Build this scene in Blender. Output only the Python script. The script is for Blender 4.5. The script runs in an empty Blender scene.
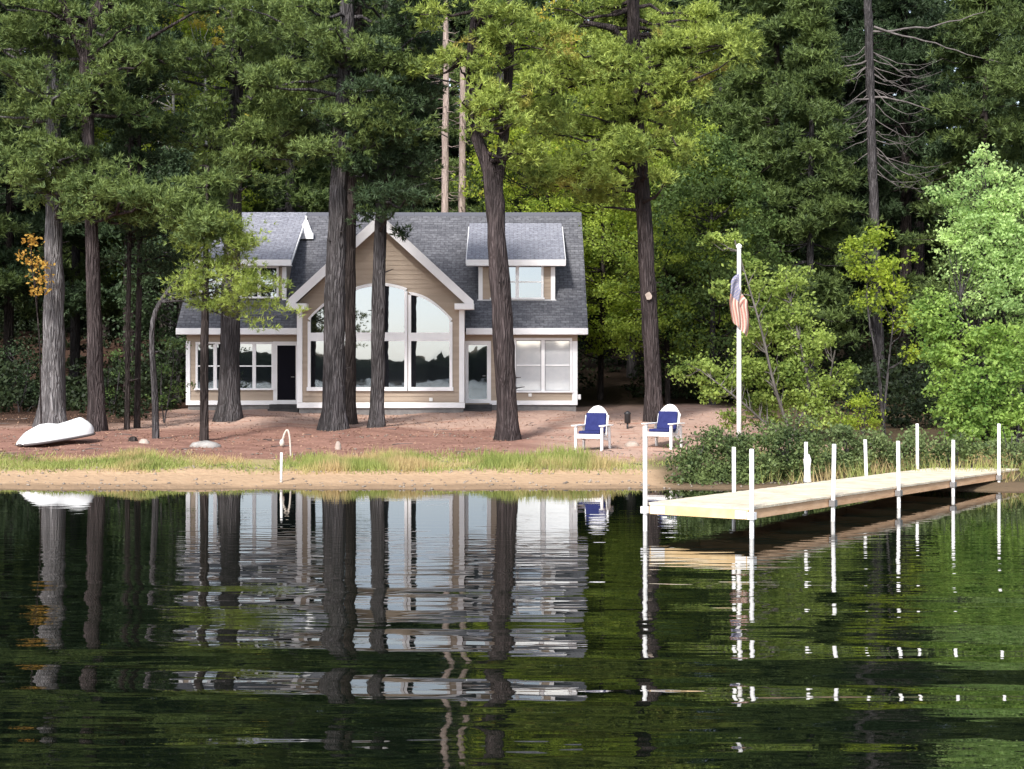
import bpy, math, random
import numpy as np
from mathutils import Vector
S = bpy.context.scene
COL = S.collection
R = math.radians
F = 1500.0; CH = 2.28; HY = 376.0

# ------------------------------------------------------------------ camera, sky, sun, exposure
cd = bpy.data.cameras.new('camera'); cam = bpy.data.objects.new('camera', cd); COL.objects.link(cam)
cam.location = (0, 0, CH); cam.rotation_euler = (R(90), 0, 0)
cd.sensor_width = 36; cd.lens = F / 1024 * 36; cd.shift_y = -(384.5 - HY) / 1024
cd.clip_start = 0.1; cd.clip_end = 4000
S.camera = cam
SUN_EL, SUN_AZ = R(40), R(200)      # azimuth clockwise from +Y: behind the camera and to its left
w = bpy.data.worlds.new('World'); S.world = w; w.use_nodes = True
nt = w.node_tree; bg = nt.nodes['Background']
sky = nt.nodes.new('ShaderNodeTexSky'); sky.sky_type = 'NISHITA'; sky.sun_disc = False
sky.sun_elevation = SUN_EL; sky.sun_rotation = SUN_AZ; sky.dust_density = 1.6; sky.air_density = 0.8; sky.ozone_density = 1.0
hs = nt.nodes.new('ShaderNodeHueSaturation'); hs.inputs['Saturation'].default_value = 0.6
nt.links.new(sky.outputs[0], hs.inputs['Color']); nt.links.new(hs.outputs[0], bg.inputs['Color'])
bg.inputs['Strength'].default_value = 0.15
sd = bpy.data.lights.new('sun', 'SUN'); sd.energy = 2.6; sd.angle = R(8); sd.color = (1, .965, .91)
so = bpy.data.objects.new('sun', sd); COL.objects.link(so)
dv = Vector((math.sin(SUN_AZ) * math.cos(SUN_EL), math.cos(SUN_AZ) * math.cos(SUN_EL), math.sin(SUN_EL)))
so.rotation_euler = (-dv).to_track_quat('-Z', 'Y').to_euler(); so.location = (0, 0, 40)
S.view_settings.view_transform = 'Standard'; S.view_settings.look = 'None'
S.view_settings.exposure = 1.15; S.view_settings.gamma = 1
S.render.engine = 'CYCLES'
S.cycles.max_bounces = 7; S.cycles.diffuse_bounces = 3; S.cycles.glossy_bounces = 3; S.cycles.transmission_bounces = 4
S.cycles.sample_clamp_indirect = 6

# ------------------------------------------------------------------ helpers
def W(px, py, d): return np.array([(px - 512) / F * d, d, CH + (HY - py) / F * d])
def sm(a, b, x):
    t = np.clip((np.asarray(x, float) - a) / (b - a), 0, 1); return t * t * (3 - 2 * t)
def ground(x, y):
    x = np.asarray(x, float); y = np.asarray(y, float)
    sh = 30.35 + .12 * np.sin(x * .9) + .08 * np.sin(x * 2.3 + 1) - .7 * sm(4.5, 9, x) + .5 * sm(-14, -30, x)
    t = y - sh
    z = np.interp(t, [-40, -8, 0, .25, 3, 6, 8, 15, 22, 30, 60, 200, 900],
                  [-3, -1.4, 0, .05, .2, .42, .48, .8, 1.05, 1.3, 5.0, 9, 14])
    land = sm(.5, 5, t)
    z = z + land * (.04 * np.sin(x * .7 + y * .4) + .025 * np.sin(x * 1.9 - y * 1.1) + .012 * np.sin(x * 4.3 + y * 3.1))
    z = z + .20 * np.exp(-(((x + 7.6) / 1.2) ** 2 + ((y - 46) / 1.3) ** 2))
    z = z + .05 * sm(2, 2.4, t) * (1 - sm(2.4, 4, t))
    return z
def mesh_np(name, V, Fc, mat, parent=None, off=None, smooth=False, fmat=None):
    """V (n,3), Fc (m,3|4) -> ONE mesh object"""
    V = np.asarray(V, np.float32)
    if off is not None: V = V - np.asarray(off, np.float32)
    Fc = np.asarray(Fc, np.int32); m, k = Fc.shape
    me = bpy.data.meshes.new(name)
    me.vertices.add(len(V)); me.vertices.foreach_set('co', V.ravel())
    me.loops.add(m * k); me.loops.foreach_set('vertex_index', Fc.ravel())
    me.polygons.add(m); me.polygons.foreach_set('loop_start', np.arange(0, m * k, k, dtype=np.int32))
    me.polygons.foreach_set('loop_total', np.full(m, k, np.int32))
    if smooth: me.polygons.foreach_set('use_smooth', np.ones(m, bool))
    mats = mat if isinstance(mat, (list, tuple)) else [mat]
    for q in mats: me.materials.append(q)
    if fmat is not None: me.polygons.foreach_set('material_index', np.asarray(fmat, np.int32))
    me.update(calc_edges=True); me.validate()
    o = bpy.data.objects.new(name, me); COL.objects.link(o)
    if parent: o.parent = parent
    return o
def tag(o, label=None, cat=None, group=None, kind=None):
    if label: o['label'] = label
    if cat: o['category'] = cat
    if group: o['group'] = group
    if kind: o['kind'] = kind
    return o
def empty(name, loc, label, cat, group=None, rz=0):
    o = bpy.data.objects.new(name, None); COL.objects.link(o); o.empty_display_size = .3
    o.location = [float(v) for v in loc]; o.rotation_euler = (0, 0, rz)
    return tag(o, label, cat, group)

class MB:
    """collects boxes, prisms, tubes; build() links them as ONE mesh object"""
    def __init__(s): s.v = []; s.f = []; s.mi = []; s.sm = []
    def add(s, vs, fs, mi=0, smooth=False):
        n = len(s.v); s.v += [tuple(float(c) for c in p) for p in vs]
        for q in fs: s.f.append(tuple(n + i for i in q)); s.mi.append(mi); s.sm.append(smooth)
        return s
    def box(s, a, b, mi=0):
        (x0, y0, z0), (x1, y1, z1) = a, b
        x0, x1 = min(x0, x1), max(x0, x1); y0, y1 = min(y0, y1), max(y0, y1); z0, z1 = min(z0, z1), max(z0, z1)
        return s.add([(x0, y0, z0), (x1, y0, z0), (x1, y1, z0), (x0, y1, z0), (x0, y0, z1), (x1, y0, z1), (x1, y1, z1), (x0, y1, z1)],
                     [(0, 3, 2, 1), (4, 5, 6, 7), (0, 1, 5, 4), (1, 2, 6, 5), (2, 3, 7, 6), (3, 0, 4, 7)], mi)
    def beam(s, p, q, wx, wz, mi=0, up=(0, 0, 1)):
        p = Vector(p); q = Vector(q); d = (q - p).normalized(); u = Vector(up)
        a = d.cross(u)
        if a.length < 1e-4: a = d.cross(Vector((1, 0, 0)))
        a.normalize(); b = a.cross(d).normalized(); a = a * wx / 2; b = b * wz / 2
        vs = [p - a - b, p + a - b, p + a + b, p - a + b, q - a - b, q + a - b, q + a + b, q - a + b]
        return s.add(vs, [(0, 3, 2, 1), (4, 5, 6, 7), (0, 1, 5, 4), (1, 2, 6, 5), (2, 3, 7, 6), (3, 0, 4, 7)], mi)
    def prism(s, poly, y0, y1, mi=0):
        """poly: list of (x,z) counter-clockwise seen from -Y; extruded y0 (front) to y1"""
        n = len(poly)
        vs = [(x, y0, z) for x, z in poly] + [(x, y1, z) for x, z in poly]
        fs = [tuple(range(n)), tuple(range(2 * n - 1, n - 1, -1))] + [(i, i + n, (i + 1) % n + n, (i + 1) % n) for i in range(n)]
        return s.add(vs, fs, mi)
    def strip(s, inner, outer, y0, y1, mi=0):
        """frame between two open/closed polylines of equal length in XZ"""
        for i in range(len(inner) - 1):
            a, b, c, d = inner[i], inner[i + 1], outer[i + 1], outer[i]
            vs = [(p[0], y, p[1]) for y in (y0, y1) for p in (a, b, c, d)]
            s.add(vs, [(0, 1, 2, 3), (7, 6, 5, 4), (0, 4, 5, 1), (1, 5, 6, 2), (2, 6, 7, 3), (3, 7, 4, 0)], mi)
        return s
    def tube(s, pts, rad, seg=10, mi=0, cap=True):
        V_, F_ = tube_np(np.array([tuple(p) for p in pts], float), np.array([rad] * len(pts) if np.isscalar(rad) else rad, float), seg)
        s.add(V_, F_, mi, True)
        if cap:
            n = len(pts)
            s.f.append(tuple(len(s.v) - len(V_) + i for i in range(seg))[::-1]); s.mi.append(mi); s.sm.append(False)
            s.f.append(tuple(len(s.v) - seg + i for i in range(seg))); s.mi.append(mi); s.sm.append(False)
        return s
    def build(s, name, mat, parent=None, off=None, bevel=0):
        me = bpy.data.meshes.new(name)
        v = s.v if off is None else [(p[0] - off[0], p[1] - off[1], p[2] - off[2]) for p in s.v]
        me.from_pydata(v, [], s.f)
        for q in (mat if isinstance(mat, (list, tuple)) else [mat]): me.materials.append(q)
        me.polygons.foreach_set('material_index', s.mi); me.polygons.foreach_set('use_smooth', s.sm)
        me.update()
        o = bpy.data.objects.new(name, me); COL.objects.link(o)
        if parent: o.parent = parent
        if bevel:
            b = o.modifiers.new('bevel', 'BEVEL'); b.width = bevel; b.segments = 2; b.limit_method = 'ANGLE'
        return o

def tube_np(P, r, seg, lump=None, flare=0):
    n = len(P)
    T = np.gradient(P, axis=0); T /= np.linalg.norm(T, axis=1)[:, None] + 1e-9
    ref = np.array([0.0, 1, 0]) if abs(T[:, 2]).mean() > .5 else np.array([0.0, 0, 1])
    A = np.cross(T, ref); A /= np.linalg.norm(A, axis=1)[:, None] + 1e-9
    B = np.cross(T, A)
    th = np.linspace(0, 2 * np.pi, seg, endpoint=False)
    rr = np.repeat(r[:, None], seg, 1)
    if lump is not None: rr = rr * lump
    V = P[:, None] + rr[..., None] * (np.cos(th)[None, :, None] * A[:, None] + np.sin(th)[None, :, None] * B[:, None])
    i = np.arange(n - 1)[:, None]; j = np.arange(seg)[None]; j2 = (j + 1) % seg
    Fq = np.stack([i * seg + j, i * seg + j2, (i + 1) * seg + j2, (i + 1) * seg + j], -1).reshape(-1, 4)
    return V.reshape(-1, 3), Fq

# ------------------------------------------------------------------ materials
def mat(name, col, rough=.8, spec=.3, bump=None, noise=None, metal=0, coord='Object', noisecol=None, stretch=(1, 1, 1)):
    m = bpy.data.materials.new(name); m.use_nodes = True; n = m.node_tree; b = n.nodes['Principled BSDF']
    b.inputs['Roughness'].default_value = rough; b.inputs['Specular IOR Level'].default_value = spec; b.inputs['Metallic'].default_value = metal
    b.inputs['Base Color'].default_value = (*col, 1)
    tc = n.nodes.new('ShaderNodeTexCoord'); mp = n.nodes.new('ShaderNodeMapping'); mp.inputs['Scale'].default_value = stretch
    n.links.new(tc.outputs[coord], mp.inputs[0])
    if noise:
        sc, c2 = noise[0], noise[1]; c3 = noise[2] if len(noise) > 2 else None
        t = n.nodes.new('ShaderNodeTexNoise'); t.inputs['Scale'].default_value = sc; t.inputs['Detail'].default_value = 6; t.inputs['Roughness'].default_value = .65
        n.links.new(mp.outputs[0], t.inputs['Vector'])
        r = n.nodes.new('ShaderNodeValToRGB'); r.color_ramp.elements[0].position = .32; r.color_ramp.elements[1].position = .68
        r.color_ramp.elements[0].color = (*col, 1); r.color_ramp.elements[1].color = (*c2, 1)
        if c3: e = r.color_ramp.elements.new(.5); e.color = (*c3, 1)
        n.links.new(t.outputs['Fac'], r.inputs[0]); n.links.new(r.outputs[0], b.inputs['Base Color'])
    if bump:
        t2 = n.nodes.new('ShaderNodeTexNoise'); t2.inputs['Scale'].default_value = bump[0]; t2.inputs['Detail'].default_value = 5
        n.links.new(mp.outputs[0], t2.inputs['Vector'])
        bp = n.nodes.new('ShaderNodeBump'); bp.inputs['Strength'].default_value = 1; bp.inputs['Distance'].default_value = bump[1]
        n.links.new(t2.outputs['Fac'], bp.inputs['Height']); n.links.new(bp.outputs[0], b.inputs['Normal'])
    return m
def bark(name, c1, c2, c3, dist=.05):
    m = mat(name, c1, .95, .1, None, (3.5, c2, c3), stretch=(1, 1, .2)); n = m.node_tree; L = n.links; b = n.nodes['Principled BSDF']
    tc = n.nodes.new('ShaderNodeTexCoord'); mp = n.nodes.new('ShaderNodeMapping'); mp.inputs['Scale'].default_value = (1, 1, .12); L.new(tc.outputs['Object'], mp.inputs[0])
    no = n.nodes.new('ShaderNodeTexNoise'); no.inputs['Scale'].default_value = 4; no.inputs['Detail'].default_value = 3; L.new(mp.outputs[0], no.inputs['Vector'])
    ad = n.nodes.new('ShaderNodeMix'); ad.data_type = 'VECTOR'; ad.inputs['Factor'].default_value = .18; L.new(mp.outputs[0], ad.inputs[4]); L.new(no.outputs['Color'], ad.inputs[5])
    vo = n.nodes.new('ShaderNodeTexVoronoi'); vo.feature = 'DISTANCE_TO_EDGE'; vo.inputs['Scale'].default_value = 17; L.new(ad.outputs[1], vo.inputs['Vector'])
    mr = n.nodes.new('ShaderNodeMapRange'); mr.inputs['From Max'].default_value = .3; L.new(vo.outputs['Distance'], mr.inputs['Value'])
    bp = n.nodes.new('ShaderNodeBump'); bp.inputs['Distance'].default_value = dist; L.new(mr.outputs[0], bp.inputs['Height']); L.new(bp.outputs[0], b.inputs['Normal'])
    src = b.inputs['Base Color'].links[0].from_socket; mx = n.nodes.new('ShaderNodeMix'); mx.data_type = 'RGBA'; mx.blend_type = 'MULTIPLY'; mx.inputs['Factor'].default_value = 1
    cr = n.nodes.new('ShaderNodeValToRGB'); cr.color_ramp.elements[0].color = (.66, .64, .64, 1); cr.color_ramp.elements[1].color = (1, 1, 1, 1); L.new(mr.outputs[0], cr.inputs[0])
    L.new(src, mx.inputs['A']); L.new(cr.outputs[0], mx.inputs['B']); L.new(mx.outputs['Result'], b.inputs['Base Color'])
    return m
def leafmat(name, c1, c2, accent=None, trans=.35, accent_amt=.12, scale=.8):
    m = bpy.data.materials.new(name); m.use_nodes = True; n = m.node_tree; L = n.links
    for q in list(n.nodes): n.nodes.remove(q)
    out = n.nodes.new('ShaderNodeOutputMaterial')
    geo = n.nodes.new('ShaderNodeNewGeometry'); tc = n.nodes.new('ShaderNodeTexCoord'); oi = n.nodes.new('ShaderNodeObjectInfo')
    no = n.nodes.new('ShaderNodeTexNoise'); no.inputs['Scale'].default_value = scale; no.inputs['Detail'].default_value = 3
    L.new(tc.outputs['Object'], no.inputs['Vector'])
    a = n.nodes.new('ShaderNodeMath'); a.operation = 'MULTIPLY_ADD'; a.inputs[1].default_value = .55
    s2 = n.nodes.new('ShaderNodeMath'); s2.operation = 'MULTIPLY_ADD'; s2.inputs[1].default_value = 1.9; s2.inputs[2].default_value = -.72
    L.new(no.outputs['Fac'], s2.inputs[0]); L.new(geo.outputs['Random Per Island'], a.inputs[0]); L.new(s2.outputs[0], a.inputs[2])
    mx = n.nodes.new('ShaderNodeMix'); mx.data_type = 'RGBA'; mx.clamp_factor = True
    mx.inputs['A'].default_value = (*c1, 1); mx.inputs['B'].default_value = (*c2, 1); L.new(a.outputs[0], mx.inputs['Factor'])
    colout = mx.outputs['Result']
    if accent:
        n2 = n.nodes.new('ShaderNodeTexNoise'); n2.inputs['Scale'].default_value = .55; L.new(tc.outputs['Object'], n2.inputs['Vector'])
        mr = n.nodes.new('ShaderNodeMapRange'); mr.inputs['From Min'].default_value = .66 - accent_amt; mr.inputs['From Max'].default_value = .78 - accent_amt
        L.new(n2.outputs['Fac'], mr.inputs['Value'])
        m2 = n.nodes.new('ShaderNodeMix'); m2.data_type = 'RGBA'; m2.inputs['B'].default_value = (*accent, 1)
        L.new(colout, m2.inputs['A']); L.new(mr.outputs[0], m2.inputs['Factor']); colout = m2.outputs['Result']
    df = n.nodes.new('ShaderNodeBsdfPrincipled'); df.inputs['Roughness'].default_value = .6; df.inputs['Specular IOR Level'].default_value = .25
    tr = n.nodes.new('ShaderNodeBsdfTranslucent'); ms = n.nodes.new('ShaderNodeMixShader'); ms.inputs[0].default_value = trans
    hs = n.nodes.new('ShaderNodeHueSaturation'); hs.inputs['Hue'].default_value = .485; hs.inputs['Value'].default_value = 1.5
    L.new(colout, df.inputs['Base Color']); L.new(colout, hs.inputs['Color']); L.new(hs.outputs[0], tr.inputs['Color'])
    L.new(df.outputs[0], ms.inputs[1]); L.new(tr.outputs[0], ms.inputs[2]); L.new(ms.outputs[0], out.inputs[0])
    return m

M = {}
M['bark_grey'] = bark('pale_bark', (.10, .095, .098), (.27, .26, .265), (.18, .172, .175))
M['bark_brown'] = bark('brown_bark', (.034, .028, .028), (.110, .088, .088), (.068, .055, .055))
M['bark_dark'] = bark('dark_bark', (.022, .018, .017), (.085, .07, .066), (.05, .041, .039))
M['bark_mid'] = bark('grey_brown_bark', (.045, .042, .043), (.135, .125, .13), (.085, .079, .081))
M['bark_pale'] = bark('bare_pale_bark', (.30, .23, .20), (.50, .40, .36), (.40, .32, .28), .02)
M['dead_wood'] = mat('dead_wood', (.07, .062, .06), .9, .1, (6, .02), (4, (.18, .16, .155)))
M['birch'] = mat('birch_bark', (.50, .48, .44), .8, .2, None, (6, (.28, .26, .23)), stretch=(.5, .5, 3))
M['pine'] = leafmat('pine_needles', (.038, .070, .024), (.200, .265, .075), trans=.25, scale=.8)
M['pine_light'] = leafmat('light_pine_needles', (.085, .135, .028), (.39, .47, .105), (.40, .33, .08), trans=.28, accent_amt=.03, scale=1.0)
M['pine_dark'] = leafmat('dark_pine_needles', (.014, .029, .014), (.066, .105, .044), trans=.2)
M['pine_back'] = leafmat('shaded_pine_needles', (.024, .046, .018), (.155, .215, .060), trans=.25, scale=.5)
M['leaf_yg'] = leafmat('yellow_green_leaves', (.10, .17, .022), (.44, .54, .075), (.50, .42, .06), trans=.52, accent_amt=.06)
M['leaf_mid'] = leafmat('mid_green_leaves', (.035, .075, .022), (.155, .225, .065), trans=.38)
M['leaf_mid2'] = leafmat('olive_green_leaves', (.075, .13, .022), (.38, .48, .08), trans=.45)
M['leaf_pale'] = leafmat('pale_green_leaves', (.14, .26, .085), (.52, .68, .27), trans=.45)
M['leaf_bright'] = leafmat('bright_green_leaves', (.08, .17, .035), (.36, .50, .12), trans=.42)
M['leaf_bush'] = leafmat('bush_leaves', (.026, .05, .020), (.19, .25, .085), trans=.3, scale=1.6)
M['leaf_orange'] = leafmat('orange_autumn_leaves', (.36, .19, .03), (.58, .40, .09), trans=.4)
M['leaf_yellow'] = leafmat('yellow_autumn_leaves', (.35, .30, .03), (.62, .52, .10), trans=.4)
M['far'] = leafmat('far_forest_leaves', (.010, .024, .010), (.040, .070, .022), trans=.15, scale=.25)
M['under'] = leafmat('forest_floor_leaves', (.006, .012, .005), (.028, .044, .015), trans=.15, scale=.5)  # leaf colour darkened to near black for the shade under the canopy
M['hill'] = mat('far_shore_forest', (.012, .018, .012), 1, .0, None, (.05, (.03, .04, .025)))
M['grass'] = leafmat('shore_grass', (.14, .19, .045), (.38, .41, .13), (.46, .36, .18), trans=.35, accent_amt=.17, scale=1.5)
M['litter'] = leafmat('fallen_needles', (.14, .07, .05), (.42, .27, .18), trans=.0, scale=3)
M['white'] = mat('white_paint', (.80, .79, .78), .45, .4, None, (7, (.74, .73, .72)))
M['trim'] = mat('white_trim', (.86, .85, .86), .5, .4, (9, .002), (2.5, (.80, .79, .80)))
M['post'] = mat('white_pipe', (.82, .81, .80), .35, .5, None, (14, (.72, .70, .67)))
M['blue'] = mat('blue_cushion_cloth', (.014, .018, .085), .85, .2, (25, .006), (9, (.022, .028, .115)))
M['plank'] = mat('sunlit_deck_wood', (.44, .37, .27), .8, .2, (12, .004), (2.5, (.66, .59, .47), (.56, .49, .38)), stretch=(1, 1, 1))
M['beam'] = mat('brown_stained_beam', (.48, .28, .155), .8, .2, (8, .006), (3, (.72, .48, .30), (.60, .38, .225)), stretch=(.5, .5, 3))
M['beam_end'] = mat('yellow_end_board', (.55, .37, .18), .8, .2, (8, .006), (3, (.72, .53, .30)))
M['dull'] = mat('dull_weathered_plastic', (.42, .36, .31), .7, .3, None, (8, (.56, .50, .44)))
M['metal'] = mat('grey_metal', (.35, .35, .36), .4, .5, metal=.7)
M['black'] = mat('black_metal', (.02, .02, .022), .5, .4)
M['found'] = mat('concrete_foundation', (.15, .145, .145), .9, .2, (20, .004), (5, (.22, .21, .205)))
M['step'] = mat('dark_step', (.035, .034, .036), .8, .2, None, (6, (.06, .058, .06)))
M['rock'] = mat('grey_rock', (.20, .19, .18), .9, .2, (5, .05), (4, (.38, .36, .34)))
M['rock_pale'] = mat('pale_rock', (.26, .21, .18), .9, .2, (5, .03), (4, (.42, .35, .30)))
M['blind'] = mat('white_blind', (.84, .84, .86), .7, .3, (7, .006), (3, (.72, .73, .77)))
for _l in [1]:
    _n = M['blind'].node_tree; _g = _n.nodes.new('ShaderNodeBsdfGlossy'); _g.inputs['Roughness'].default_value = .03; _m = _n.nodes.new('ShaderNodeMixShader'); _m.inputs[0].default_value = .42
    _n.links.new(_n.nodes['Principled BSDF'].outputs[0], _m.inputs[1]); _n.links.new(_g.outputs[0], _m.inputs[2]); _n.links.new(_m.outputs[0], _n.nodes['Material Output'].inputs[0])
M['boat'] = mat('white_boat_hull', (.82, .82, .81), .3, .5, (3, .012), (2, (.72, .71, .70)))
M['boat_rim'] = mat('dark_boat_rim', (.10, .085, .085), .7, .3)
M['flag_red'] = mat('flag_red', (.36, .17, .14), .8, .2); M['flag_white'] = mat('flag_white', (.46, .40, .34), .8, .2); M['flag_blue'] = mat('flag_blue', (.19, .19, .27), .8, .2)
M['bluebox'] = mat('dark_hose', (.02, .02, .02), .6)

def siding():
    m = bpy.data.materials.new('tan_clapboard'); m.use_nodes = True; n = m.node_tree; b = n.nodes['Principled BSDF']
    tc = n.nodes.new('ShaderNodeTexCoord'); no = n.nodes.new('ShaderNodeTexNoise'); no.inputs['Scale'].default_value = 1.3; no.inputs['Detail'].default_value = 5
    mp = n.nodes.new('ShaderNodeMapping'); mp.inputs['Scale'].default_value = (.3, 1, 6.3); n.links.new(tc.outputs['Object'], mp.inputs[0]); n.links.new(mp.outputs[0], no.inputs['Vector'])
    r = n.nodes.new('ShaderNodeValToRGB'); r.color_ramp.elements[0].position = .3; r.color_ramp.elements[1].position = .7
    r.color_ramp.elements[0].color = (.32, .25, .19, 1); r.color_ramp.elements[1].color = (.41, .325, .25, 1)
    n.links.new(no.outputs['Fac'], r.inputs[0]); n.links.new(r.outputs[0], b.inputs['Base Color']); b.inputs['Roughness'].default_value = .6
    return m
M['siding'] = siding()
def shingles(name, c1, c2):
    m = bpy.data.materials.new(name); m.use_nodes = True; n = m.node_tree; b = n.nodes['Principled BSDF']; L = n.links
    tc = n.nodes.new('ShaderNodeTexCoord'); mp = n.nodes.new('ShaderNodeMapping')
    L.new(tc.outputs['UV'], mp.inputs[0])
    br = n.nodes.new('ShaderNodeTexBrick'); br.inputs['Scale'].default_value = 1; br.inputs['Brick Width'].default_value = .3; br.inputs['Row Height'].default_value = .14
    br.inputs['Mortar Size'].default_value = .006; br.inputs['Color1'].default_value = (*c1, 1); br.inputs['Color2'].default_value = (*c2, 1)
    br.inputs['Mortar'].default_value = (c1[0] * .5, c1[1] * .5, c1[2] * .5, 1); L.new(mp.outputs[0], br.inputs['Vector'])
    no = n.nodes.new('ShaderNodeTexNoise'); no.inputs['Scale'].default_value = 9; no.inputs['Detail'].default_value = 6; L.new(mp.outputs[0], no.inputs['Vector'])
    mx = n.nodes.new('ShaderNodeMix'); mx.data_type = 'RGBA'; mx.blend_type = 'MULTIPLY'; mx.inputs['Factor'].default_value = .75
    r = n.nodes.new('ShaderNodeValToRGB'); r.color_ramp.elements[0].position = .3; r.color_ramp.elements[1].position = .7
    r.color_ramp.elements[0].color = (.55, .55, .57, 1); r.color_ramp.elements[1].color = (1.35, 1.35, 1.35, 1)
    L.new(no.outputs['Fac'], r.inputs[0]); L.new(br.outputs['Color'], mx.inputs['A']); L.new(r.outputs[0], mx.inputs['B'])
    L.new(mx.outputs['Result'], b.inputs['Base Color']); b.inputs['Roughness'].default_value = .9; b.inputs['Specular IOR Level'].default_value = .2
    bp = n.nodes.new('ShaderNodeBump'); bp.inputs['Distance'].default_value = .01; L.new(br.outputs['Fac'], bp.inputs['Height']); bp.invert = True
    L.new(bp.outputs[0], b.inputs['Normal'])
    return m
M['roof'] = shingles('charcoal_shingles', (.095, .096, .108), (.148, .149, .163))
M['roof_light'] = shingles('pale_shingles', (.21, .215, .25), (.27, .275, .31))  # paler grey shingles for the dormer roofs and ridge cap
def glassmat():
    m = bpy.data.materials.new('window_glass'); m.use_nodes = True; n = m.node_tree; b = n.nodes['Principled BSDF']
    b.inputs['Base Color'].default_value = (.012, .013, .016, 1); b.inputs['Roughness'].default_value = .02
    g = n.nodes.new('ShaderNodeBsdfGlossy'); g.inputs['Roughness'].default_value = .01; g.inputs['Color'].default_value = (.74, .86, 1, 1)
    ms = n.nodes.new('ShaderNodeMixShader'); ms.inputs[0].default_value = .24
    tc = n.nodes.new('ShaderNodeTexCoord'); t = n.nodes.new('ShaderNodeTexNoise'); t.inputs['Scale'].default_value = 1.1
    bp = n.nodes.new('ShaderNodeBump'); bp.inputs['Distance'].default_value = .0018; n.links.new(tc.outputs['Object'], t.inputs['Vector'])
    n.links.new(t.outputs['Fac'], bp.inputs['Height']); n.links.new(bp.outputs[0], g.inputs['Normal'])
    n.links.new(b.outputs[0], ms.inputs[1]); n.links.new(g.outputs[0], ms.inputs[2]); n.links.new(ms.outputs[0], n.nodes['Material Output'].inputs[0])
    return m
M['glass'] = glassmat()
def groundmat():
    m = bpy.data.materials.new('shore_soil'); m.use_nodes = True; n = m.node_tree; b = n.nodes['Principled BSDF']; L = n.links
    b.inputs['Roughness'].default_value = .95; b.inputs['Specular IOR Level'].default_value = .1
    tc = n.nodes.new('ShaderNodeTexCoord'); sx = n.nodes.new('ShaderNodeSeparateXYZ'); L.new(tc.outputs['Object'], sx.inputs[0])
    def noise(sc, det=4, st=(1, 1, 1)):
        mp = n.nodes.new('ShaderNodeMapping'); mp.inputs['Scale'].default_value = st; L.new(tc.outputs['Object'], mp.inputs[0])
        t = n.nodes.new('ShaderNodeTexNoise'); t.inputs['Scale'].default_value = sc; t.inputs['Detail'].default_value = det; L.new(mp.outputs[0], t.inputs['Vector']); return t.outputs['Fac']
    def math_(op, a, b_=None, c=None):
        q = n.nodes.new('ShaderNodeMath'); q.operation = op
        for i, v in enumerate((a, b_, c)):
            if v is None: continue
            if isinstance(v, (int, float)): q.inputs[i].default_value = v
            else: L.new(v, q.inputs[i])
        return q.outputs[0]
    def mix(f, A, B, bt='MIX'):
        q = n.nodes.new('ShaderNodeMix'); q.data_type = 'RGBA'; q.blend_type = bt; q.clamp_factor = True
        for k_, v in (('Factor', f), ('A', A), ('B', B)):
            if isinstance(v, tuple): q.inputs[k_].default_value = (*v, 1)
            elif isinstance(v, (int, float)): q.inputs[k_].default_value = v
            else: L.new(v, q.inputs[k_])
        return q.outputs['Result']
    def ramp(v, a, b_):
        q = n.nodes.new('ShaderNodeMapRange'); q.inputs['From Min'].default_value = a; q.inputs['From Max'].default_value = b_; q.interpolation_type = 'SMOOTHSTEP'
        L.new(v, q.inputs['Value']); return q.outputs[0]
    nb = noise(.55, 5, (1, 1, 1)); nf = noise(5, 6); nm = noise(1.7, 5, (.6, 1.3, 1))
    y = math_('ADD', sx.outputs['Y'], math_('MULTIPLY_ADD', nb, 2.4, -1.2)); y2 = math_('ADD', sx.outputs['Y'], math_('MULTIPLY_ADD', nm, 1.2, -.6))
    sand = mix(nf, (.32, .21, .13), (.47, .335, .215)); wet = (.16, .11, .07)
    dirt = mix(nf, (.23, .19, .09), (.40, .31, .17)); mulch = mix(ramp(nm, .3, .7), (.135, .064, .050), (.255, .135, .102)); mulch = mix(math_('MULTIPLY', nf, .5), mulch, (.34, .21, .165))
    pink = mix(nf, (.33, .215, .17), (.46, .32, .255)); pink = mix(ramp(nm, .52, .72), pink, (.33, .18, .13))
    mask = ramp(math_('ADD', sx.outputs['X'], math_('MULTIPLY_ADD', nb, 4, -2)), -.5, 2.5)   # chairs side is pinkish sand
    mulch = mix(mask, mulch, pink)
    c = mix(ramp(y2, 32.7, 33.1), sand, dirt); c = mix(ramp(y2, 34.7, 35.7), c, mulch); c = mix(ramp(y, 43.2, 45.0), c, pink); c = mix(ramp(y, 54.5, 57), c, mix(nf, (.022, .015, .011), (.055, .037, .026))); dk_ = math_('MULTIPLY', ramp(math_('ADD', sx.outputs['X'], math_('MULTIPLY_ADD', nb, 3, -1.5)), -11.0, -12.5), ramp(y2, 43.5, 46)); c = mix(dk_, c, (.06, .035, .025)); c = mix(math_('MULTIPLY', ramp(sx.outputs['X'], 2.8, 3.6), ramp(y2, 37, 35)), c, mix(nf, (.045, .035, .022), (.12, .095, .055))); dk2 = math_('MULTIPLY', ramp(math_('ADD', sx.outputs['X'], math_('MULTIPLY_ADD', nb, 3, -1.5)), 7.0, 8.5), ramp(y2, 37, 40)); c = mix(dk2, c, (.07, .05, .03))  # tree shade painted into the forest floor colour; right shore strip is dark soil
    lf = ramp(math_('ADD', sx.outputs['X'], math_('MULTIPLY_ADD', nb, 3, -1.5)), -12.5, -10.5)
    c = mix(math_('MULTIPLY', math_('MULTIPLY', math_('SUBTRACT', 1, lf), ramp(y2, 35, 36)), math_('SUBTRACT', 1, ramp(y2, 42.5, 44))), c, mulch)
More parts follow.
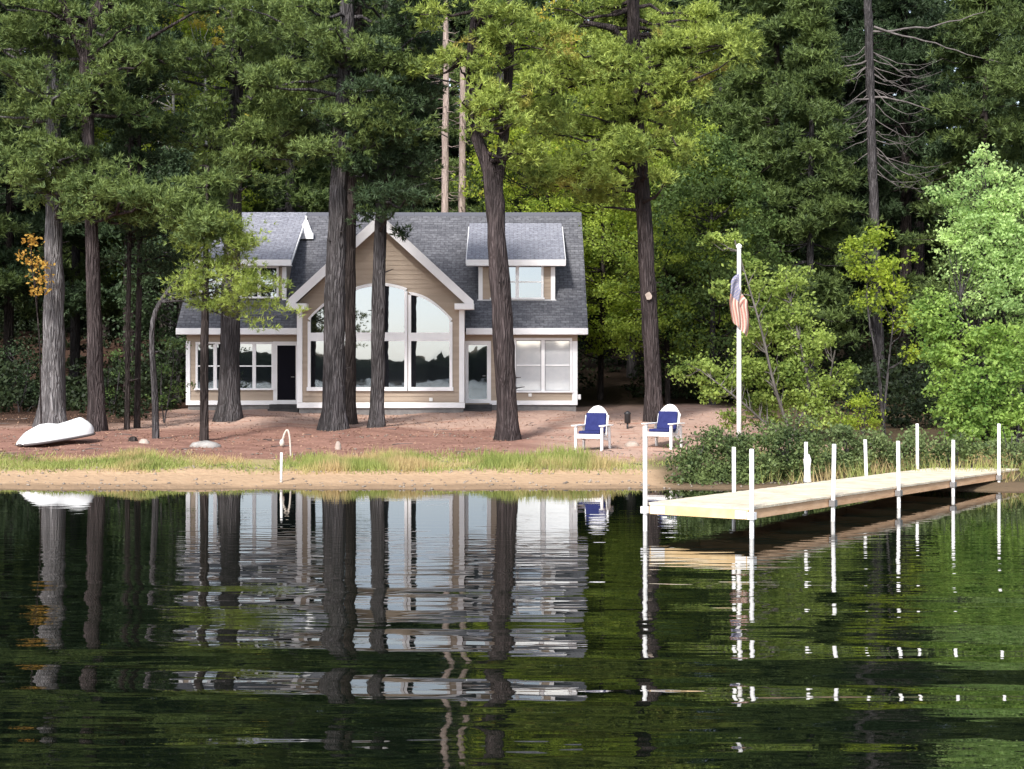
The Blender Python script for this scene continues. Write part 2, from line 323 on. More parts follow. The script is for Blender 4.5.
    c = mix(math_('MULTIPLY', ramp(math_('ADD', sx.outputs['Y'], math_('MULTIPLY_ADD', nm, .9, -.45)), 31.0, 30.55), .65), c, wet)
    L.new(c, b.inputs['Base Color'])
    h = noise(7, 6); bp = n.nodes.new('ShaderNodeBump'); bp.inputs['Distance'].default_value = .05; L.new(h, bp.inputs['Height']); L.new(bp.outputs[0], b.inputs['Normal'])
    return m
M['ground'] = groundmat()
def watermat():
    m = bpy.data.materials.new('lake_water'); m.use_nodes = True; n = m.node_tree; b = n.nodes['Principled BSDF']; L = n.links
    b.inputs['Base Color'].default_value = (.0025, .0045, .0025, 1); b.inputs['Roughness'].default_value = .012; b.inputs['IOR'].default_value = 1.40
    tc = n.nodes.new('ShaderNodeTexCoord'); sx = n.nodes.new('ShaderNodeSeparateXYZ'); L.new(tc.outputs['Object'], sx.inputs[0])
    def M_(op, *a):
        q = n.nodes.new('ShaderNodeMath'); q.operation = op
        for i, v in enumerate(a):
            if isinstance(v, (int, float)): q.inputs[i].default_value = v
            else: L.new(v, q.inputs[i])
        return q.outputs[0]
    def noise(st, det=0, loc=(0, 0, 0), dist=0):
        mp = n.nodes.new('ShaderNodeMapping'); mp.inputs['Scale'].default_value = st; mp.inputs['Location'].default_value = loc; L.new(tc.outputs['Object'], mp.inputs[0])
        t = n.nodes.new('ShaderNodeTexNoise'); t.inputs['Scale'].default_value = 1; t.inputs['Detail'].default_value = det; t.inputs['Distortion'].default_value = dist; L.new(mp.outputs[0], t.inputs['Vector']); return t.outputs['Fac']
    def rng_(v, a, b_, c, d):
        q = n.nodes.new('ShaderNodeMapRange'); q.inputs['From Min'].default_value = a; q.inputs['From Max'].default_value = b_; q.inputs['To Min'].default_value = c; q.inputs['To Max'].default_value = d
        q.interpolation_type = 'SMOOTHSTEP'; L.new(v, q.inputs['Value']); return q.outputs[0]
    Y = sx.outputs['Y']
    env = rng_(Y, 11.5, 20.0, 1, 0.0)
    ph = noise((.045, .10, 1), 0, (3, 2, 0))
    w1 = M_('SINE', M_('ADD', M_('MULTIPLY', Y, 3.6), M_('MULTIPLY', ph, 16)))
    a1 = M_('MULTIPLY_ADD', noise((.06, .3, 1), 0, (9, 4, 0)), .040, -.009)
    h = M_('MULTIPLY', w1, a1)
    h = M_('ADD', h, M_('MULTIPLY', noise((.22, 1.6, 1), 1, (1, 7, 0)), .015))
    h = M_('MULTIPLY', h, env)
    h = M_('ADD', h, M_('MULTIPLY', M_('MULTIPLY', noise((1.1, 5.0, 1), 1, (4, 1, 0)), .0045), rng_(Y, 16, 29.5, 1, .12)))
    bp = n.nodes.new('ShaderNodeBump'); bp.inputs['Strength'].default_value = 1; bp.inputs['Distance'].default_value = 1; L.new(h, bp.inputs['Height']); L.new(bp.outputs[0], b.inputs['Normal'])
    return m
M['water'] = watermat()

# ------------------------------------------------------------------ setting: ground, lake, far shore
xs = np.concatenate([np.linspace(-900, -60, 22), np.linspace(-55, -26, 20), np.linspace(-25, 25, 260), np.linspace(26, 55, 20), np.linspace(60, 900, 22)])
ys = np.concatenate([np.linspace(-20, 26, 12), np.linspace(26.5, 52, 150), np.linspace(53, 110, 50), np.linspace(120, 900, 24)])
X, Y = np.meshgrid(xs, ys); Z = ground(X, Y)
i = np.arange(len(ys) - 1)[:, None]; j = np.arange(len(xs) - 1)[None]; n_ = len(xs)
G = np.stack([i * n_ + j, i * n_ + j + 1, (i + 1) * n_ + j + 1, (i + 1) * n_ + j], -1).reshape(-1, 4)
tag(mesh_np('ground', np.stack([X, Y, Z], -1).reshape(-1, 3), G, M['ground'], smooth=True), kind='structure')
tag(mesh_np('lake_water', [(-900, -900, 0), (900, -900, 0), (900, 33, 0), (-900, 33, 0)], [(0, 1, 2, 3)], M['water']), kind='structure')
rg = np.random.default_rng(5)
fx = np.linspace(-1200, 1200, 500); top = 12 + 3 * np.sin(fx * .011) + 1.5 * np.sin(fx * .031 + 1) + rg.uniform(-2.2, 2.2, 500)
V = np.concatenate([np.stack([fx, np.full(500, -700.) + 20 * np.sin(fx * .02), np.full(500, -.5)], 1), np.stack([fx, np.full(500, -708.) + 20 * np.sin(fx * .02), top], 1), np.stack([fx, np.full(500, -860.), top * 1.5 + 2], 1), np.stack([fx, np.full(500, -1000.), np.full(500, -.5)], 1)])
k = np.arange(499)
tag(mesh_np('hills', V, np.concatenate([np.stack([k + 1 + a * 500, k + a * 500, k + (a + 1) * 500, k + 1 + (a + 1) * 500], 1) for a in range(3)]), M['hill']), kind='structure')

# ------------------------------------------------------------------ house
def XM(px, d): return (px - 512) / F * d
def ZM(py, d): return CH + (HY - py) / F * d
DG, DM = 51.2, 52.6
GZ = .98
house = empty('lake_house', (XM(380, DM), DM, GZ), 'tan clapboard lake house with charcoal roof, white trim and tall arched gable windows', 'house')
HO = tuple(house.location)
def lap(mb, x0f, x1f, z0, z1, y, step=.16):
    """courses of lapped boards facing -Y; x0f/x1f give the span at height z"""
    z = z0
    while z < z1 - .01:
        zt = min(z + step, z1)
        a0, a1, b0, b1 = x0f(z), x1f(z), x0f(zt), x1f(zt)
        if a1 - a0 > .02:
            mb.add([(a0, y - .024, z), (a1, y - .024, z), (b1, y - .006, zt), (b0, y - .006, zt), (a0, y, z), (a1, y, z)], [(0, 1, 2, 3), (4, 5, 1, 0)])
        z = zt
def shed(name, corners, thick, mt, uvs):
    """roof slab from 4 corners (eave-left, eave-right, top-right, top-left)"""
    c = [Vector(p) for p in corners]; nrm = (c[1] - c[0]).cross(c[3] - c[0]).normalized()
    lo = [p - nrm * thick for p in c]
    me = bpy.data.meshes.new(name)
    vs = [p - Vector(HO) for p in c + lo]
    me.from_pydata(vs, [], [(0, 1, 2, 3), (7, 6, 5, 4), (0, 4, 5, 1), (1, 5, 6, 2), (2, 6, 7, 3), (3, 7, 4, 0)])
    uv = me.uv_layers.new(name='UVMap')
    U = (c[1] - c[0]).normalized(); Vv = nrm.cross(U)
    for l in me.loops:
        p = (c + lo)[l.vertex_index]; q = p - c[0]; uv.data[l.index].uv = (q.dot(U), q.dot(Vv))
    me.materials.append(mt); me.update()
    o = bpy.data.objects.new(name, me); COL.objects.link(o); o.parent = house; return o
# main volume
xl, xr = XM(187, DM), XM(577, DM); WT = 3.82; BK = 61.5
gxl, gxr = XM(298, DG), XM(464, DG)
f = MB(); f.box((xl + .03, DM + .03, .4), (xr - .03, BK - .03, ZM(405.5, DM))); f.box((gxl + .03, DG + .03, .4), (gxr - .03, DM + .02, ZM(405.5, DM))); f.build('foundation', M['found'], house, HO)
zb = ZM(405, DM)
wl = MB()
wl.box((xl, DM, zb), (xr, BK, WT))
lap(wl, lambda z: xl, lambda z: gxl, zb, WT, DM); lap(wl, lambda z: gxr, lambda z: xr, zb, WT, DM)
EZ, ED, RZ, RD = 3.93, 52.0, 8.47, 57.0
for sx_, xx in ((-1, xl), (1, xr)):      # end gables of the main roof
    wl.add([(xx, DM, WT), (xx, BK, WT), (xx, RD, RZ - .3)], [(0, 1, 2)] if sx_ > 0 else [(0, 2, 1)])
wl.build('wall', M['siding'], house, HO)
erl, err = XM(176, ED), XM(588, ED)
shed('roof', [(erl, ED, EZ), (err, ED, EZ), (err, RD, RZ), (erl, RD, RZ)], .16, M['roof'], None)
shed('roof', [(err, 62.0, EZ), (erl, 62.0, EZ), (erl, RD, RZ), (err, RD, RZ)], .16, M['roof'], None)
cap = MB(); cap.add([(erl, RD - .16, RZ - .13), (err, RD - .16, RZ - .13), (err, RD, RZ + .03), (erl, RD, RZ + .03), (erl, RD + .16, RZ - .13), (err, RD + .16, RZ - .13)], [(0, 1, 2, 3), (3, 2, 5, 4)])
cap.build('ridge_cap', M['roof_light'], house, HO)
# gable volume
pk = XM(380, DG); gw = MB()
ez_g = ZM(303, DG); slope = (7.60 - 4.62) / (XM(472, DG) - pk)
gz = lambda x: ez_g + .02 + (min(x - gxl, gxr - x)) * slope
peakz = gz(pk)
inv = lambda z, s: (gxl if s < 0 else gxr) if z < gz(gxl) else pk + s * max(0, (peakz - z)) / slope
lap(gw, lambda z: inv(z, -1), lambda z: inv(z, 1), zb, peakz, DG)
gw.add([(gxl, DG, zb), (gxr, DG, zb), (gxr, DG, gz(gxr)), (pk, DG, peakz), (gxl, DG, gz(gxl))], [(0, 1, 2, 3, 4)])
gw.add([(gxl, DG, zb), (gxl, DM + .5, zb), (gxl, DM + .5, gz(gxl)), (gxl, DG, gz(gxl))], [(3, 2, 1, 0)])
gw.add([(gxr, DG, zb), (gxr, DM + .5, zb), (gxr, DM + .5, gz(gxr)), (gxr, DG, gz(gxr))], [(0, 1, 2, 3)])
gw.build('gable_wall', M['siding'], house, HO)
GF = 50.75; gel, ger = XM(287, GF), XM(473, GF); gpk = XM(380, GF); GPZ, GEZ = ZM(214.5, GF), ZM(301, GF)
yb = ED + (GPZ - EZ) / ((RZ - EZ) / (RD - ED)) + .3
shed('gable_roof', [(gel, yb, GEZ), (gel, GF, GEZ), (gpk, GF, GPZ), (gpk, yb, GPZ)], .14, M['roof'], None)
shed('gable_roof', [(ger, GF, GEZ), (ger, yb, GEZ), (gpk, yb, GPZ), (gpk, GF, GPZ)], .14, M['roof'], None)
rk = MB()
for s_, ex in ((-1, gel), (1, ger)):
    rw = .25
    poly = [(gpk, GPZ + .02), (ex + s_ * .02, GEZ + .01), (ex + s_ * .02, GEZ - .12), (ex - s_ * .24, GEZ - .12), (gpk, GPZ - rw - .14)]
    if s_ > 0: poly = poly[::-1]
    rk.prism(poly, GF - .05 - .002 * s_, GF - .004)
    # soffit under the rake
    a, b_ = (ex, GEZ - .17), (gpk, GPZ - .17)
    rk.add([(a[0], GF, a[1]), (a[0], DG - .03, a[1]), (b_[0], DG - .03, b_[1]), (b_[0], GF, b_[1])], [(0, 1, 2, 3)] if s_ < 0 else [(3, 2, 1, 0)])
rk.build('rake_board', M['trim'], house, HO)
for a, b_ in ((286.5, 307), (454.5, 474)):
    rt = MB(); rt.box((XM(a, GF), GF - .07, ZM(309.5, GF)), (XM(b_, GF), DG - .004, ZM(303.4, GF)))
    rt.build('eave_return', M['trim'], house, HO, bevel=.012)
# trim boards
fb = ZM(334.5, ED); ft = EZ + .01
for a, b_ in ((erl, XM(299, ED)), (XM(466, ED), err)):
    tr = MB(); tr.box((a, ED - .05, fb), (b_, ED - .004, ft)); tr.box((a, ED - .004, fb), (b_, DM - .03, fb + .03)); tr.build('fascia', M['trim'], house, HO, bevel=.01)
t_ = .055
for a, b_, y in ((187, 190.5, DM), (573, 577.5, DM), (298, 302.5, DG), (460, 464.5, DG)):
    cb = MB(); cb.box((XM(a, y) - .03, y - t_, zb + .12), (XM(b_, y), y + .0, (ZM(341, y) if y == DM else ZM(310, y)))); cb.build('corner_board', M['trim'], house, HO, bevel=.01)
for a, b_, y in ((187, 277, DM), (490.5, 577.5, DM)):
    sk = MB(); sk.box((XM(a, y) - .03, y - .06, ZM(405, y)), (XM(b_, y), y - .002, ZM(400.5, y))); sk.build('skirt_board', M['trim'], house, HO, bevel=.01)
sk = MB(); sk.box((gxl - .03, DG - .06, ZM(408, DG)), (gxr + .03, DG - .002, ZM(402.5, DG))); sk.build('skirt_board', M['trim'], house, HO, bevel=.01)
for a, b_ in ((187, 298), (465, 577.5)):
    fz = MB(); fz.box((XM(a, DM), DM - .04, ZM(341, DM)), (XM(b_, DM), DM - .002, ZM(334.6, DM))); fz.build('frieze_board', M['siding'], house, HO)

def window(px0, px1, py0, py1, d, units, rail=True, fr=.075, blind=False, label=None):
    x0, x1, z0, z1 = XM(px0, d), XM(px1, d), ZM(py1, d), ZM(py0, d)
    y = d; m = MB()
    F0, F1 = y - .085, y - .026
    m.box((x0, F0, z1 - fr), (x1, F1, z1)); m.box((x0 - .04, F0 - .03, z0), (x1 + .04, F1, z0 + fr * .8))
    n = units; wu = (x1 - x0) / n
    for k in range(n + 1):
        c = x0 + wu * k; hw = fr * (.5 if 0 < k < n else 1)
        a, b_ = (c, c + fr) if k == 0 else ((c - fr, c) if k == n else (c - fr * .8, c + fr * .8))
        m.box((a, F0 + .001, z0 + fr * .8), (b_, F1, z1 - fr))
    if rail:
        zm = (z0 + z1) / 2
        for k in range(n): m.box((x0 + wu * k + fr * .8, F0 + .02, zm - .022), (x0 + wu * (k + 1) - fr * .8, F1, zm + .022))
    o = m.build('window', M['trim'], house, HO)
    if label: o['label'] = label
    for k in range(n):
        p = MB(); a = x0 + wu * k + .03; b_ = x0 + wu * (k + 1) - .03
        p.box((a, y - .040, z0 + .03), (b_, y - .032, z1 - .03)); g = p.build('pane', M['blind'] if blind == 2 else M['glass'], o); g.location = (-HO[0], -HO[1], -HO[2])
    return o
M['sash'] = mat('grey_sash', (.30, .30, .32), .6)
window(196, 274, 342, 390, DM, 4)
rw_ = window(514, 572, 338, 392.5, DM, 2, label='window with drawn white blinds')
window(240, 279, 266, 298.5, 53.2, 2)
window(203, 226, 266, 298.5, 53.2, 1)
window(491, 543.5, 264.5, 299.5, 53.2, 2)
for xa in (0, 1):
    x0, x1, z0, z1 = XM(514, DM), XM(572, DM), ZM(392.5, DM), ZM(338, DM); wu = (x1 - x0) / 2; a, b_ = x0 + wu * xa + .068, x0 + wu * (xa + 1) - .068; y = DM - .066
    q = MB(); q.box((a, y, z0 + .07), (a + .022, y + .02, z1 - .08)); q.box((b_ - .022, y, z0 + .07), (b_, y + .02, z1 - .08)); q.box((a + .022, y + .001, z1 - .10), (b_ - .022, y + .02, z1 - .078)); q.box((a + .022, y + .001, z0 + .06), (b_ - .022, y + .02, z0 + .082))
    g = q.build('sash', M['sash'], rw_); g.location = (-HO[0], -HO[1], -HO[2])
# white blinds just inside the right-hand window
for o in [c for c in bpy.data.objects if c.parent == rw_ and c.name.startswith('pane')]:
    o.data.materials[0] = M['blind']
def door(px0, px1, py0, py1, d, label, openlook):
    x0, x1, z0, z1 = XM(px0, d), XM(px1, d), ZM(py1, d), ZM(py0, d); y = d
    m = MB(); fr = .14
    m.box((x0, y - .07, z0), (x0 + fr, y - .026, z1)); m.box((x1 - fr, y - .07, z0), (x1, y - .026, z1)); m.box((x0 + fr, y - .07, z1 - fr), (x1 - fr, y - .026, z1))
    m.box((x0 + fr, y - .066, z0), (x1 - fr, y - .026, z0 + .14))
    o = m.build('door', M['trim'], house, HO); o['label'] = label
    p = MB(); p.box((x0 + .1, y - .048, z0 + .1), (x1 - .1, y - .032, z1 - .1)); g = p.build('pane', M['dark_glass'] if openlook else M['glass'], o); g.location = (-HO[0], -HO[1], -HO[2])
    h = MB(); hx = x1 - fr - .06; h.tube([(hx, y - .05, z0 + .95), (hx, y - .10, z0 + .95), (hx - .1, y - .10, z0 + .95)], .015, 8); g = h.build('handle', M['metal'], o); g.location = (-HO[0], -HO[1], -HO[2])
    return o
M['dark_glass'] = mat('screen_door_mesh', (.008, .008, .012), .8, .05)
door(273.5, 300, 341.5, 404, DM, 'left white framed door with a dark screen', True)
door(464.5, 491, 341, 403, DM, 'glazed storm door beside the gable', False)
for a, b_ in ((271, 301), (464, 492)):
    s = MB(); s.box((XM(a, DM), DM - .75, .5), (XM(b_, DM), DM - .002 - .06, ZM(408.5, DM))); s.box((XM(a, DM), DM - .40, ZM(408.5, DM)), (XM(b_, DM), DM - .062, ZM(404.2, DM)))
    s.build('step', M['step'], house, HO, bevel=.01)
# gable windows: a centre unit with an arched head and two quarter-arch side units
def arch(px0, px1, zfun, d, n=14): return [(XM(p, d), zfun(p)) for p in np.linspace(px0, px1, n)]
def gable_unit(px0, px1, pyb, top, mullions, rail_py, d, label):
    fr = .10; y = d; o_ = arch(px0, px1, lambda p: ZM(top(p), d), d)
    x0, x1 = XM(px0, d), XM(px1, d); zb_ = ZM(pyb, d)
    m = MB()
    inner = [(min(max(x, x0 + fr), x1 - fr), z - fr) for x, z in o_]
    m.strip(inner, o_, y - .095, y - .026)
    m.box((x0, y - .094, zb_), (x0 + fr, y - .026, inner[0][1])); m.box((x1 - fr, y - .094, zb_), (x1, y - .026, inner[-1][1]))
    m.box((x0 - .03, y - .12, zb_ - .03), (x1 + .03, y - .026, zb_ + fr))
    za, zc = ZM(rail_py[1], d), ZM(rail_py[0], d)
    m.box((x0 + fr, y - .092, za), (x1 - fr, y - .026, zc))
    for mp_ in mullions:
        xm = XM(mp_, d); m.box((xm - .05, y - .090, zb_ + fr), (xm + .05, y - .026, za)); m.box((xm - .05, y - .090, zc), (xm + .05, y - .026, ZM(top(mp_), d) - fr * .5))
    o = m.build('window', M['trim'], house, HO); o['label'] = label
    es = [px0] + list(mullions) + [px1]
    for a, b_ in zip(es[:-1], es[1:]):
        p = MB(); poly = [(XM(a, d) + .04, zb_ + .04), (XM(b_, d) - .04, zb_ + .04)] + [(min(max(XM(q, d), XM(a, d) + .04), XM(b_, d) - .04), ZM(top(q), d) - .05) for q in np.linspace(b_, a, 10)]
        p.prism(poly, y - .045, y - .034); g = p.build('pane', M['glass'], o); g.location = (-HO[0], -HO[1], -HO[2])
ctop = lambda p: 283 + 5.5 * ((p - 380) / 27.5) ** 2
def stop(p):
    u = abs(p - 380) - 28
    return 292 + 26 * (max(u, 0) / 43.5) ** 1.9
gable_unit(352.5, 407.5, 390, ctop, [379.5], (332.5, 341), DG, 'tall centre window of the gable with a low arched head')
gable_unit(408.3, 452.5, 390, stop, [], (332.8, 341), DG, 'right quarter-arched window of the gable')
gable_unit(308, 351.7, 390, stop, [], (332.8, 341), DG, 'left quarter-arched window of the gable')
# dormers (wall, shed roof)
def dormer(wpx0, wpx1, wtop, wbot, y, rx0, rx1, re, rt_, rtd, ry):
    w_ = MB(); x0, x1 = XM(wpx0, y), XM(wpx1, y); z0, z1 = ZM(wbot, y), ZM(wtop, y)
    w_.add([(x0, y, z0), (x1, y, z0), (x1, y, z1), (x0, y, z1)], [(0, 1, 2, 3)])
    lap(w_, lambda z: x0, lambda z: x1, z0, z1, y)
    for xx, q in ((x0, -1), (x1, 1)):
        w_.add([(xx, y, z0 - .1), (xx, y + 3.6, z0 + 3.2), (xx, y + 3.6, z1 + 1.5), (xx, y, z1)], [(0, 1, 2, 3)] if q > 0 else [(3, 2, 1, 0)])
    w_.build('dormer_wall', M['siding'], house, HO)
    zt = ZM(re, ry)
    shed('dormer_roof', [(rx0, ry, zt), (rx1, ry, zt), (rx1, rtd, rt_), (rx0, rtd, rt_)], .12, M['roof_light'], None)
    t = MB()
    t.box((rx0 - .02, ry - .04, zt - .20), (rx1 + .02, ry - .002, zt + .012)); t.box((rx0, ry, zt - .20), (rx1, y - .03, zt - .17))
    for xx, q in ((rx0, -1), (rx1, 1)):
        t.beam((xx + q * .015, ry, zt - .09), (xx + q * .015, rtd - .3, rt_ - .08 - .13), .03, .10)
    t.box((x0 - .02, y - .05, z0), (x0 + .13, y, z1)); t.box((x1 - .13, y - .05, z0), (x1 + .02, y, z1)); t.box((x0 - .06, y - .07, z0 - .04), (x1 + .06, y - .0, z0 + .045))
    t.build('dormer_trim', M['trim'], house, HO)
dormer(479, 554.5, 267, 301, 53.2, -1.60, 1.87, 260, 8.0 + .04, 56.5, 52.8)
dormer(200, 286, 267, 303, 53.2, -11.25, -7.78, 260, RZ + .03, RD, 52.8)
# roof vent, wall vents, light
v = MB(); vx, vd = XM(306, 55.9), 55.9; vz = EZ + (vd - ED) * (RZ - EZ) / (RD - ED)
v.box((vx - .30, vd - .25, vz - .1), (vx + .30, vd + .30, vz + .12))
v.add([(vx - .25, vd - .22, vz + .12), (vx + .25, vd - .22, vz + .12), (vx + .25, vd + .28, vz + .12), (vx - .25, vd + .28, vz + .12), (vx - .05, vd - .02, vz + .62), (vx + .05, vd - .02, vz + .62), (vx + .05, vd + .08, vz + .62), (vx - .05, vd + .08, vz + .62)], [(0, 1, 5, 4), (1, 2, 6, 5), (2, 3, 7, 6), (3, 0, 4, 7), (4, 5, 6, 7)])
v.tube([(vx, vd + .03, vz + .6), (vx, vd + .03, vz + .78)], .04, 10)
v.build('roof_vent', M['trim'], house, HO)
for px, py, d in ((431, 399.5, DG), (530, 395, DM)):
    q = MB(); x_, z_ = XM(px, d), ZM(py, d); q.box((x_ - .06, d - .08, z_ - .06), (x_ + .06, d - .02, z_ + .06)); q.build('wall_vent', M['white'], house, HO, bevel=.015)
q = MB(); x_, z_ = XM(579.5, DM), ZM(397, DM); q.box((x_ - .06, DM - .02, z_ - .09), (x_ + .05, DM + .12, z_ + .09)); q.build('outlet_box', M['white'], house, HO, bevel=.02)
q = MB(); x_, z_ = XM(481, DM), ZM(336.5, DM); q.box((x_ - .45, DM - .03, z_ - .05), (x_ + .45, DM - .005, z_ + .05))

# ------------------------------------------------------------------ trunks and foliage
def path_interp(P, rad, step):
    P = np.array(P, float); L = np.r_[0, np.cumsum(np.linalg.norm(np.diff(P, axis=0), axis=1))]
    s = np.linspace(0, L[-1], max(3, int(L[-1] / step) + 1))
    # smooth (Catmull-like) by blurring the linear interpolation
    Q = np.stack([np.interp(s, L, P[:, k]) for k in range(3)], 1); r = np.interp(s, L, rad)
    for _ in range(3): Q[1:-1] = (Q[:-2] + 2 * Q[1:-1] + Q[2:]) / 4
    return Q, r
def trunk_geo(P, rad, rng, seg=16, step=.28, flare=.45, wob=.05):
    Q, r = path_interp(P, rad, step); n = len(Q)
    h = Q[:, 2] - Q[0, 2]
    th = np.linspace(0, 2 * np.pi, seg, endpoint=False)
    lum = 1 + .06 * rng.standard_normal((n, seg)); lum[1:] = (lum[1:] + lum[:-1]) / 2
    lobes = 1 + .35 * np.cos(th * int(rng.integers(3, 6)) + rng.uniform(0, 6))
    lum = lum + flare * np.exp(-np.maximum(h, 0) / .28)[:, None] * lobes[None]
    if n > 8:
        wx = np.convolve(rng.standard_normal(n + 8), np.ones(9) / 9, 'valid')[:n] * wob * r.max() * 3
        Q[:, 0] += wx * np.minimum(h / 2, 1)
    Q[0, 2] -= .25
    return tube_np(Q, r, seg, lum) + (Q, r)
def needles(C, D, k, ln, w, spread, rng):
    n = len(C); C = np.repeat(C, k, 0); D = np.repeat(D, k, 0)
    d = D + spread * rng.standard_normal((n * k, 3)); d /= np.linalg.norm(d, axis=1)[:, None] + 1e-9
    s = np.cross(d, rng.standard_normal((n * k, 3))); s /= np.linalg.norm(s, axis=1)[:, None] + 1e-9
    l = ln * rng.uniform(.6, 1.15, (n * k, 1)); b = C + d * rng.uniform(0, .25, (n * k, 1)) * ln
    V = np.stack([b - s * w / 2, b + s * w / 2, b + d * l], 1).reshape(-1, 3)
    return V
def puffs_needles(C, r, per, k, ln, w, rng, flat=.6):
    """puff centres C (n,3) radii r (n,) -> needle triangles"""
    n = len(C); o = rng.standard_normal((n, per, 3)) * np.array([1, 1, flat]) * .55
    c = C[:, None] + o * r[:, None, None]
    D = o + np.array([0, 0, .45]); D = D / (np.linalg.norm(D, axis=2)[..., None] + 1e-9)
    return needles(c.reshape(-1, 3), D.reshape(-1, 3), k, ln, w, .65, rng)
def leaves(C, size, rng, up=.7):
    n = len(C); nr = rng.standard_normal((n, 3)) + np.array([0, 0, up]); nr /= np.linalg.norm(nr, axis=1)[:, None]
    u = np.cross(nr, rng.standard_normal((n, 3))); u /= np.linalg.norm(u, axis=1)[:, None]; v = np.cross(nr, u)
    s = size * rng.uniform(.65, 1.25, (n, 1))
    V = np.stack([C - u * s * .55, C + v * s * .34 + nr * s * .08, C + u * s * .55, C - v * s * .34 + nr * s * .08], 1)
    return V.reshape(-1, 3)
def clump_leaves(C, r, per, size, rng, flat=.6, sub=7):
    n = len(C); o = rng.standard_normal((n, sub, 3)); o /= np.linalg.norm(o, axis=2)[..., None] + 1e-9
    o = o * rng.uniform(.35, 1, (n, sub, 1)) * np.array([1, 1, flat])
    c = (C[:, None] + o * r[:, None, None])
    q = c[:, :, None] + rng.standard_normal((n, sub, per // sub, 3)) * r[:, None, None, None] * np.array([.30, .30, .16])
    return leaves(q.reshape(-1, 3), size, rng)
def limb(P0, P1, rng, r0=.06, nseg=6, bow=.12):
    P0, P1 = np.array(P0, float), np.array(P1, float); t = np.linspace(0, 1, nseg)[:, None]; L = np.linalg.norm(P1 - P0)
    P = P0 + (P1 - P0) * t + np.array([0, 0, 1]) * np.sin(np.pi * t) * L * rng.uniform(-bow, bow * .5)
    P[1:-1] += rng.standard_normal((nseg - 2, 3)) * .035 * L
    return P, np.linspace(r0, r0 * .22, nseg)
def limb_puffs(P0, P1, rng, width=None, dens=1.0, pr=(.16, .30)):
    """foliage positions along a pine limb: flat feathery plate"""
    P0, P1 = np.array(P0, float), np.array(P1, float); d = P1 - P0; L = np.linalg.norm(d); h = d / L
    s = np.cross(h, [0, 0, 1.0]); s /= np.linalg.norm(s) + 1e-9
    W_ = width if width else min(1.6, .38 * L + .25)
    ns = max(3, int(L * W_ * 1.45 * dens)); k = 4
    t = 1 - .72 * rng.random(ns) ** 1.15; t[0] = 1
    lat = rng.uniform(-1, 1, ns) * W_ * np.sqrt(np.clip(1.12 - t, .05, 1))
    C = P0 + d * t[:, None] + s * lat[:, None] + np.array([0, 0, 1.0]) * (rng.normal(0, .14, ns) - .12 * np.abs(lat) + .1)[:, None]
    C = (C[:, None] + rng.standard_normal((ns, k, 3)) * np.array([.20, .20, .07])).reshape(-1, 3)
    return C, rng.uniform(*pr, ns * k)
class Geo:
    def __init__(s): s.V = []; s.F = []; s.n = 0
    def add(s, V, F_): s.V.append(V); s.F.append(F_ + s.n); s.n += len(V)
    def arr(s): return np.concatenate(s.V), np.concatenate(s.F)

def zrad(Q, z):
    k = int(np.argmin(np.abs(Q[:, 2] - z))); return Q[k], k

